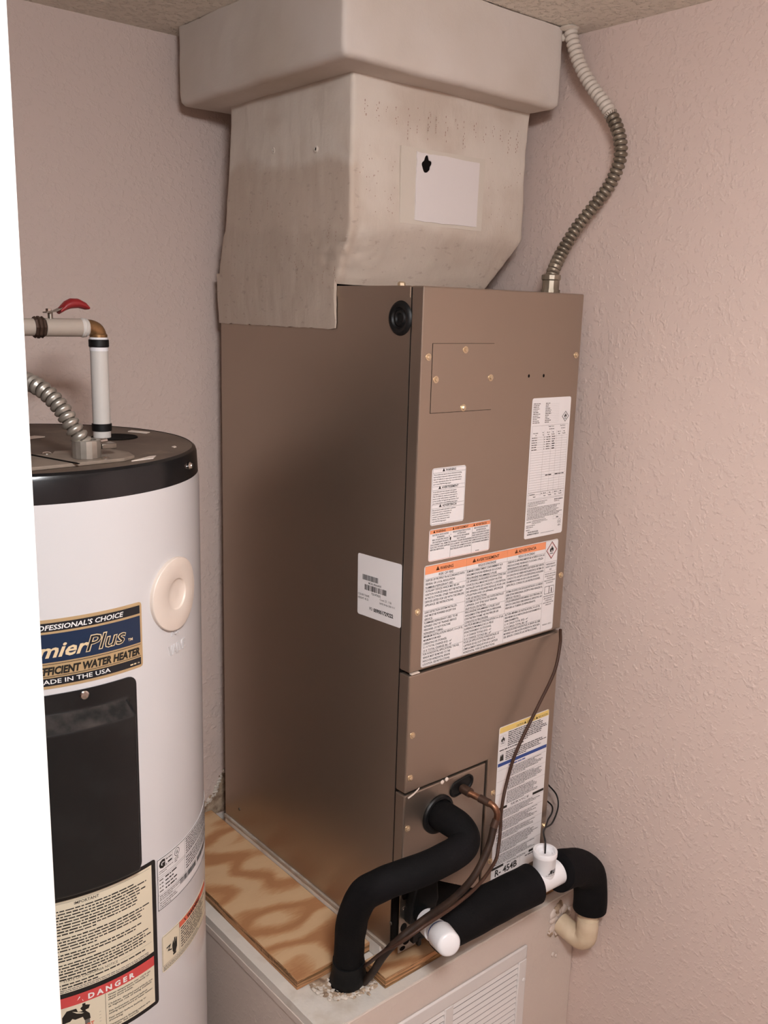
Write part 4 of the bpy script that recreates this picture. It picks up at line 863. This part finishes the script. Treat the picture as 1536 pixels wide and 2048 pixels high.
a = math.radians(-93.7); ax = Vector((math.cos(a), math.sin(a), 0))
mb = MB(); mb.lathe(HC+ax*(HR+.0015)+Vector((0, 0, .5935)), ax, [(0, .0062), (.0012, .006), (.0024, .0045), (.0027, .001)], m_chrome, 20); mb.build('cover_screw', cv)
fnc = cyl_fn(-111.5, .6015)
# black framed notice
A0 = -118; WN = (-71.9+118)*K; s = curved_sheet('label', A0, .3245, WN, .2280, m_blk_gloss, 'black-framed notice with a red danger band', .004)
L = Label(cyl_fn(A0, .3245), True)
L.rect(.006, .0055, WN-.0075, .1405, m_cream_l); L.rect(.006, .1475, WN-.0075, .1625, m_red); L.rect(.006, .1625, WN-.0075, .2215, m_cream_l)
L.text(.098, .0145, .0042, 'IMPORTANT', m_ink, al='c', wd=.032, d=.0006, off=.01)
L.rect(.009, .0085, .190, .0088, m_ink, .0005)
v = .0170
for k, nl in enumerate((9, 5, 3, 6)):
    for i in range(nl): L.words(.009, v+.0033, WN-.011, .0021, m_ink, 500+k*20+i, R.uniform(.85, 1.) if i < nl-1 else .55, .0005); v += .0043
    v += .0020
L.rect(.009, .1225, .063, .1227, m_ink, .0005); L.text(.100, .1240, .0040, 'STATE OF CALIFORNIA NOTICE', m_ink, al='c', wd=.072, d=.0006); L.rect(.138, .1225, WN-.011, .1227, m_ink, .0005)
for i in range(2): L.words(.009, .1290+i*.0045, WN-.011, .0022, m_ink, 700+i, .95 if i == 0 else .55, .0005)
for i in range(2): L.words(.009, .1365+i*.0026, WN-.011, .0014, m_grey_ink, 720+i, .97, .0005)
L.tri(.083, .1600, .0085, m_white_ink); L.text(.094, .1596, .0078, 'D A N G E R', m_white_ink, wd=.066, off=.04, d=.0006)
L.rect(.1165, .1625, .1170, .2215, m_ink, .0005)
for i, t in enumerate(['Water temperature over 125\u00b0F can', 'cause severe burns instantly or', 'death from scalds.', '', 'Children, disabled and elderly are', 'at highest risk of being scalded.', '', 'See instruction manual before', 'setting temperature at water heater.', '', 'Feel water before bathing or', 'showering.', '', 'Temperature limiting valves are', 'available. See manual.']):
    if t: L.text(.1205, .1680+i*.00365, .0027, t, m_ink, maxw=.071, wd=min(.069, len(t)*.00205), off=.015, shear=.1, d=.0006)
# tap, stream and hand pictogram
L.poly([(.060, .176), (.066, .168), (.078, .168), (.080, .174), (.090, .176), (.095, .182), (.096, .190), (.088, .190), (.086, .184), (.060, .186)], m_ink, .0006)
L.rect(.086, .164, .090, .176, m_ink, .0006); L.poly([(.083, .170), (.088, .166), (.096, .169), (.094, .174), (.086, .175)], m_ink, .0007)
for i in range(4): L.poly([(.060, .200+i*.004), (.110, .186+i*.005), (.110, .1864+i*.005), (.060, .2004+i*.004)], m_grey_ink, .0005)
L.rect(.0885, .190, .0950, .216, m_grey_ink, .00045); L.text(.0925, .203, .0075, 'HOT', m_redw, al='c', wd=.016, off=.02, d=.0008)
L.poly([(.072, .2215), (.078, .214), (.092, .210), (.104, .213), (.112, .2215)], m_copper_dk, .0006)
L.build(s)
# rating label
A0 = -71.3; WR = (-22+71.3)*K; s = curved_sheet('label', A0, .3195, WR, .0800, m_label, 'white rating label curving out of sight', .004)
L = Label(cyl_fn(A0, .3195), True); L.frame(.0006, .0006, WR-.0006, .0794, .0009, m_ink)
L.text(.004, .0155, .0115, 'G', m_ink, wd=.012, off=.07); L.text(.0175, .0155, .0036, 'a', m_ink, off=.02); L.frame(.016, .0035, .033, .0165, .0003, m_grey_ink); L.words(.018, .008, .031, .0022, m_grey_ink, 1, 1.); L.words(.022, .0145, .031, .0028, m_ink, 5, 1.)
L.ring(.043, .0095, .0062, .0008, m_ink); L.text(.043, .0118, .0050, 'UL', m_ink, al='c', wd=.006, off=.02); L.para(.037, .016, .050, .024, 3, m_grey_ink, 6, .5)
L.para(.004, .0185, .034, .0245, 2, m_grey_ink, 7, .45)
for v in (.0270, .0300, .0555, .0660): L.rect(.001, v, WR-.001, v+.0004, m_grey_ink)
L.rect(.063, .001, .0634, .0555, m_grey_ink)
for i in range(4): L.words(.004, .0345+i*.0058, .012, .0022, m_grey_ink, 30+i, 1.); L.words(.016, .0345+i*.0058, .050, .0024, m_ink, 40+i, R.uniform(.4, .8))
for i in range(7): L.words(.067, .0055+i*.0036, WR-.006, .0018, m_ink, 60+i, R.uniform(.7, 1.))
for i in range(5): L.words(.067, .0345+i*.0042, WR-.01, .0020, m_ink, 70+i, R.uniform(.6, .95))
L.para(.004, .057, .06, .0655, 3, m_grey_ink, 8, .5); L.bars(.050, .0575, .100, .0655, m_ink, 5); L.bars(.106, .0575, .168, .0655, m_ink, 6); L.para(.004, .0675, .05, .0775, 3, m_grey_ink, 9, .45)
L.build(s)
# small warning label with hand pictogram
A0 = -70.0; WW = (-36.5+70)*K; s = curved_sheet('label', A0, .1955, WW, .0585, m_cream_l, 'small cream label with a red warning band and a hand pictogram', .004)
L = Label(cyl_fn(A0, .1955), True); L.frame(.001, .001, WW-.001, .0480, .0005, m_grey_ink); L.rect(.0395, .0012, WW-.0012, .0105, m_redw); L.rect(.0390, .001, .0395, .048, m_grey_ink)
L.tri(.054, .0095, .0068, m_ink); L.text(.061, .0093, .0066, 'WARNING', m_ink, wd=.045, off=.03, d=.0006)
for i in range(8): L.words(.043, .0150+i*.0042, WW-.006, .0022, m_ink, 800+i, R.uniform(.7, 1.))
for i in range(3): L.words(.002, .0510+i*.0026, WW-.01, .0013, m_grey_ink, 820+i, R.uniform(.7, .95))
L.poly([(.022, .036), (.021, .026), (.0235, .0185), (.0255, .0260), (.026, .0165), (.0285, .0165), (.029, .0255), (.0305, .0185), (.0325, .0190), (.0320, .034), (.029, .040), (.024, .040)], m_ink, .0006)
L.poly([(.009, .022), (.019, .021), (.014, .028), (.020, .030), (.020, .032), (.011, .029), (.0155, .0235), (.009, .024)], m_ink, .0006); L.rect(.023, .0405, .030, .0435, m_ink)
L.build(s)

# conduit on the heater
hc = thing('flexible_conduit', (-.462, .112, HT+.004), 'short grey corrugated conduit entering the top of the water heater', 'conduit')
HCP = [(-.56, .215, .973), (-.5174, .19, .9708), (-.5034, .16, .9626), (-.4938, .145, .9517), (-.4845, .13, .9352), (-.479, .121, .9197), (-.4725, .115, .9062), (-.4670, .113, .8960), (-.4640, .112, .888)]
mb = MB(); conduit(mb, HCP, m_galv_b, m_groove, r=.0116, pitch=.0092); mb.build('sleeve', hc, smooth=60)
mb = MB(); mb.lathe((-.463, .112, zl+.0048), (0, 0, 1), [(0, .0178), (.022, .0178), (.0225, .0172), (.0225, .0125), (.018, .0120)], m_galv_b, 16); mb.build('connector', hc, smooth=15)
mb = MB(); mb.cyl((-.447, .116, zl+.023), (-.432, .122, zl+.023), .0032, m_chrome, seg=12); mb.box((-.445, .106, zl+.014), (-.425, .124, zl+.021), m_galv); mb.build('clamp_lug', hc, bevel=.001)
# water pipe
wp = thing('water_pipe', (-.362, .302, HT), 'white-sleeved water pipe rising from the heater lid and turning left at a brass elbow', 'pipe')
pc = Vector((-.3605, .302, 0)); zt = 1.031
mb = MB(); mb.cyl(pc+Vector((0, 0, HT-.0002)), pc+Vector((0, 0, .999)), .0128, m_pipewrap); mb.build('riser', wp)
for z in (.882, 1.0045):
    mb = MB(); mb.lathe(pc+Vector((0, 0, z)), (0, 0, 1), [(0, .0138), (.001, .0144), (.010, .0144), (.011, .0138)], m_rubber, 28); mb.build('band', wp, 'black band')
mb = MB(); mb.cyl(pc+Vector((0, 0, .999)), pc+Vector((0, 0, 1.0185)), .0132, m_pvc); mb.build('sleeve_end', wp)
el = [pc+Vector((0, 0, 1.0185)), pc+Vector((0, 0, zt-.009)), pc+Vector((-.0035, 0, zt-.0025)), pc+Vector((-.011, 0, zt+.001)), pc+Vector((-.020, 0, zt+.001))]
mb = MB(); mb.sweep(cat_rom(el, .0025), .0114, m_bronze, 24); mb.lathe(pc+Vector((0, 0, 1.0185)), (0, 0, 1), [(0, .0126), (.004, .0126), (.005, .0114)], m_bronze, 24); mb.build('elbow', wp, 'brass elbow')
mb = MB(); mb.lathe(pc+Vector((-.016, 0, zt+.001)), (-1, 0, 0), [(0, .0118), (.003, .0135), (.004, .0122), (.006, .0138), (.009, .0138), (.011, .0125)], m_pipewrap, 24); mb.build('coupling', wp)
mb = MB(); mb.cyl(pc+Vector((-.026, 0, zt+.001)), pc+Vector((-.078, 0, zt+.001)), .0128, m_pipewrap2); mb.cyl(pc+Vector((-.094, 0, zt+.001)), pc+Vector((-.23, 0, zt+.001)), .0120, m_pipewrap2); mb.build('branch', wp, 'dusty white-sleeved horizontal branch')
vl = thing('ball_valve', (-.4435, .302, zt), 'ball valve with a red lever handle on the horizontal water pipe', 'valve')
mb = MB(); mb.lathe(pc+Vector((-.0785, 0, zt+.001)), (-1, 0, 0), [(0, .0130), (.002, .0150), (.004, .0150), (.005, .0138), (.007, .0155), (.010, .0155), (.011, .014), (.013, .0152), (.0155, .014)], m_copper_dk, 8); mb.build('body', vl, smooth=20)
mb = MB(); mb.cyl(pc+Vector((-.070, -.002, zt+.010)), pc+Vector((-.070, -.002, zt+.024)), .0035, m_galv, seg=12); mb.cyl(pc+Vector((-.072, -.002, zt+.021)), pc+Vector((-.072, -.002, zt+.027)), .0042, m_chrome, seg=6)
H3 = [(-.078, zt+.0205), (-.064, zt+.0225), (-.054, zt+.0275), (-.046, zt+.0335)]
for (x0, z0), (x1, z1) in zip(H3, H3[1:]): mb.add([pc+Vector((x, y, z+dz)) for x, z in ((x0, z0), (x1, z1)) for y in (-.011, .005) for dz in (0, .0018)], [(0, 2, 6, 4), (1, 5, 7, 3), (0, 4, 5, 1), (2, 3, 7, 6), (0, 1, 3, 2), (4, 6, 7, 5)], m_galv)
mb.build('lever', vl, bevel=.0004, smooth=0)
mb = MB(); G3 = [(-.058, zt+.0235, .0040), (-.049, zt+.031, .0066), (-.041, zt+.0345, .0072), (-.030, zt+.0350, .0066), (-.020, zt+.0315, .0052), (-.0160, zt+.029, .0024)]
mb.rings([[pc+Vector((x-.25*math.sin(a)*h*0, -.003+.0095*math.cos(a), z+h*math.sin(a))) for a in [2*math.pi*k/16 for k in range(16)]] for x, z, h in G3], m_redh); mb.build('red_grip', vl, 'red vinyl grip', smooth=60)
# plank
mb = MB(); Rm_ = Matrix.Rotation(math.radians(-32), 3, 'Y'); mb.box((-.46, .598, .62), (-.36, .632, 1.06), m_plank, Rm_, (-.40, .61, .84))
mb.build('wooden_plank', None, 'brown wooden plank leaning on the wall behind the water heater', 'plank', bevel=.002)

# ================================================================== refrigerant lines
sl = thing('suction_line', (-.074, .048, PZ), 'thick black foam-covered refrigerant pipe bending from the air handler down into the platform', 'pipe')
SUC = [(.0775, -.006, .238), (.0735, -.030, .243), (.0736, -.058, .2396), (.0660, -.076, .228), (.0346, -.080, .2186), (-.0206, -.075, .2136), (-.0593, -.060, .2066), (-.087, -.045, .1961), (-.099, -.020, .1701), (-.1001, 0, .129), (-.0921, .020, .0717), (-.082, .035, .0107)]
mb = MB(); mb.sweep(cat_rom(SUC, .004), .0252, m_foam, 28, wob=.05); mb.build('insulation', sl, smooth=60)
mb = MB(); mb.sweep(cat_rom([(-.0835, .033, .016), (-.080, .038, -.01), (-.076, .046, -.036), (-.0745, .048, -.046)], .004), lambda i: .0262+.0035*min(1, i/10), m_tape, 24, wob=.14); mb.build('tape_wrap', sl, 'lumpy black tape at the foot', smooth=60)
mb = MB(); mb.cyl((.0775, .0, .238), (.0775, -.008, .238), .0125, m_copper, seg=20); mb.build('copper_stub', sl)
ll = thing('liquid_line', (-.053, .036, PZ), 'thin copper refrigerant line with a soldered elbow and dark brown lower run', 'pipe')
mb = MB(); mb.sweep(cat_rom([(.1313, .002, .2685), (.1275, -.025, .2700), (.1325, -.058, .2685), (.1350, -.072, .2655), (.1375, -.079, .2540), (.1345, -.079, .2390), (.1310, -.079, .2340)], .0025), .0056, m_copper, 16); mb.build('copper_tube', ll, 'bright copper tube', smooth=60)
mb = MB(); mb.sweep([(.1295, -.004, .2700), (.1282, -.024, .2705)], .0082, m_copper_dk, 16); mb.sweep([(.1305, -.044, .2692), (.1335, -.064, .2678)], .0068, m_copper_dk, 16); mb.sweep([(.1360, -.079, .2440), (.1300, -.079, .2320)], .0068, m_copper_dk, 16); mb.build('solder_joint', ll, 'browned joint', smooth=60)
LQ2 = [(.1316, -.079, .2345), (.1116, -.085, .2000), (.0736, -.090, .1654), (.0186, -.095, .1496), (-.0371, -.097, .1441), (-.0820, -.090, .1262), (-.0872, -.060, .0813), (-.0714, -.015, .0133), (-.0560, .030, -.046)]
mb = MB(); mb.sweep(cat_rom(LQ2, .004), lambda i: .0062, m_brown_ins, 14, wob=.06); mb.build('covered_run', ll, 'dark brown covered run', smooth=60)
tcb = thing('control_cable', (.36, -.01, .5), 'thin brown control cable hanging from the panel seam down the front of the air handler', 'cable')
CAB = [(.3665, -.003, .5079), (.3468, -.020, .4878), (.3254, -.028, .4434), (.2901, -.025, .3855), (.2435, -.022, .3127), (.2195, -.024, .2579), (.1921, -.040, .2237), (.1600, -.068, .2150), (.1490, -.076, .1900), (.1315, -.085, .1700), (.0716, -.104, .1605), (.0133, -.110, .1527), (-.0474, -.112, .1481), (-.0850, -.096, .1250), (-.0930, -.066, .0940), (-.0870, -.026, .0470), (-.0640, .016, .0020), (-.0480, .046, -.0250), (-.0470, .050, -.0380)]
mb = MB(); mb.sweep(cat_rom(CAB, .004), .0030, m_brown_cab, 10); mb.build('cable', tcb, smooth=60)

# ================================================================== drain
dr = thing('drain_pipe', (.2, -.07, .08), 'black foam-covered condensate drain with white fittings running along the front to the right wall', 'pipe')
D0, D1 = Vector((.036, -.063, .0735)), Vector((.236, -.084, .0855))
mb = MB(); mb.sweep(cat_rom([(.014, -.058, .072), D0, D0.lerp(D1, .4)-Vector((0, 0, .001)), D1], .006), lambda i: .0352 if i > 1 else (.024, .033)[i], m_foam, 32, wob=.05); mb.build('insulation', dr, smooth=60)
T0 = Vector((.262, -.0865, .0855)); dx = (D1-D0).normalized()
mb = MB(); mb.sweep([T0-dx*.032, T0+dx*.036], .0222, m_pvc, 32)
mb.lathe(T0, (0, 0, 1), [(0, .0200), (.044, .0200), (.046, .0212), (.0560, .0212), (.0570, .0205), (.0570, .0170), (.052, .0165), (.052, .0135), (.048, .012), (.048, .0003)], m_pvc, 32); te = mb.build('tee', dr, 'white plastic tee with an open top', smooth=35)
mb = MB(); mb.lathe(T0, (0, 0, 1), [(.0476, .0213), (.0482, .0218), (.0562, .0218), (.0574, .0210), (.0574, .0175)], m_pvc, 32, (False, False)); mb.build('bushing', te, smooth=35)
# recognised-component mark, printed on the tee facing the room
def tee_fn(u, v, d):
    a = math.radians(-142)+u/.0200; return T0+Vector(((.0204+d)*math.cos(a), (.0204+d)*math.sin(a), .049-v))
L = Label(tee_fn, True)
# mirrored R joined to U
for f, u0 in ((-1, .0165), (1, .0168)):
    vs, fs, x0, x1 = text_mesh('R' if f < 0 else 'U', .06, .15 if f > 0 else -.15); k = .0072/CAP
    L.mb.add([tee_fn(u0+(f*(q.x-(x0 if f < 0 else x0)))*k*.95, .0275-q.y*k, .0003) for q in vs], fs, m_ink)
L.text(.0075, .0285, .0026, 'C', m_ink, off=.02); L.words(.004, .0310, .022, .0010, m_grey_ink, 3, 1.)
L.build(te)
mb = MB(); mb.sweep(cat_rom([T0+dx*.036, (.330, -.0895, .081), (.365, -.090, .068), (.393, -.090, .042), (.4030, -.090, .006), (.4045, -.090, -.034)], .005), lambda i: .0362-.0048*min(1, i/22), m_foam, 32, wob=.05); mb.build('insulation_elbow', dr, 'black foam-covered bend by the right wall', smooth=60)
mb = MB(); mb.sweep([(.4045, -.090, -.028), (.4040, -.089, -.056)], .0180, m_pvc_cream, 28); mb.sweep(cat_rom([(.4040, -.089, -.054), (.4040, -.0885, -.092), (.4035, -.082, -.104), (.403, -.068, -.108), (.401, PY0-.001, -.100)], .004), .0205, m_pvc_cream, 28); mb.build('painted_elbow', dr, 'beige-painted plastic elbow entering the platform', smooth=35)
mb = MB(); ca_, cb_ = Vector((.034, -.012, .076)), Vector((-.006, -.124, .0985)); ax = (cb_-ca_).normalized(); ln = (cb_-ca_).length
mb.lathe(ca_, ax, [(0, .015), (ln-.07, .015)], m_rubber, 28); mb.lathe(ca_, ax, [(ln-.086, .0185), (ln-.041, .0185)], m_pvc, 28); mb.lathe(ca_, ax, [(ln-.088, .0212), (ln-.056, .0212), (ln-.055, .0203)], m_pvc, 28); mb.build('trap_stub', dr, 'white plastic stub from the drain pan', smooth=35)
mb = MB(); mb.lathe(ca_, ax, [(ln-.0435, .0198), (ln-.0398, .0198)], m_blue, 28); mb.build('blue_ring', dr, 'thin blue sealing ring')
mb = MB(); mb.lathe(ca_, ax, [(ln-.0395, .0208), (ln-.037, .0216), (ln-.006, .0200), (ln-.002, .0180), (ln, .0145), (ln+.0005, .0003)], m_pvc, 32); mb.build('end_cap', dr, 'white end cap', smooth=35)
# float switch wires
fw_t = thing('float_switch_wire', (.262, -.0865, .14), 'pair of thin black wires looping from the white tee to behind the air handler', 'wire')
W0 = [(.262, -.0865, .136), (.2650, -.083, .155), (.2865, -.060, .1560), (.3167, -.040, .1428)]
W1 = W0+[(.363, -.020, .1278), (.3961, -.005, .1406), (.4081, .010, .1563), (.4184, .040, .1618)]; W2 = W0[2:]+[(.3617, -.010, .1288), (.3787, -.005, .1362), (.3902, .005, .1413), (.402, .030, .1386)]
mb = MB(); mb.sweep(cat_rom(W1, .003), 0.0016, m_blk_wire, 8); mb.build('wire', fw_t, smooth=60)
mb = MB(); mb.sweep(cat_rom(W2, .003), 0.0016, m_blk_wire, 8); mb.build('wire', fw_t, smooth=60)
bpy.data.objects.remove(_to)
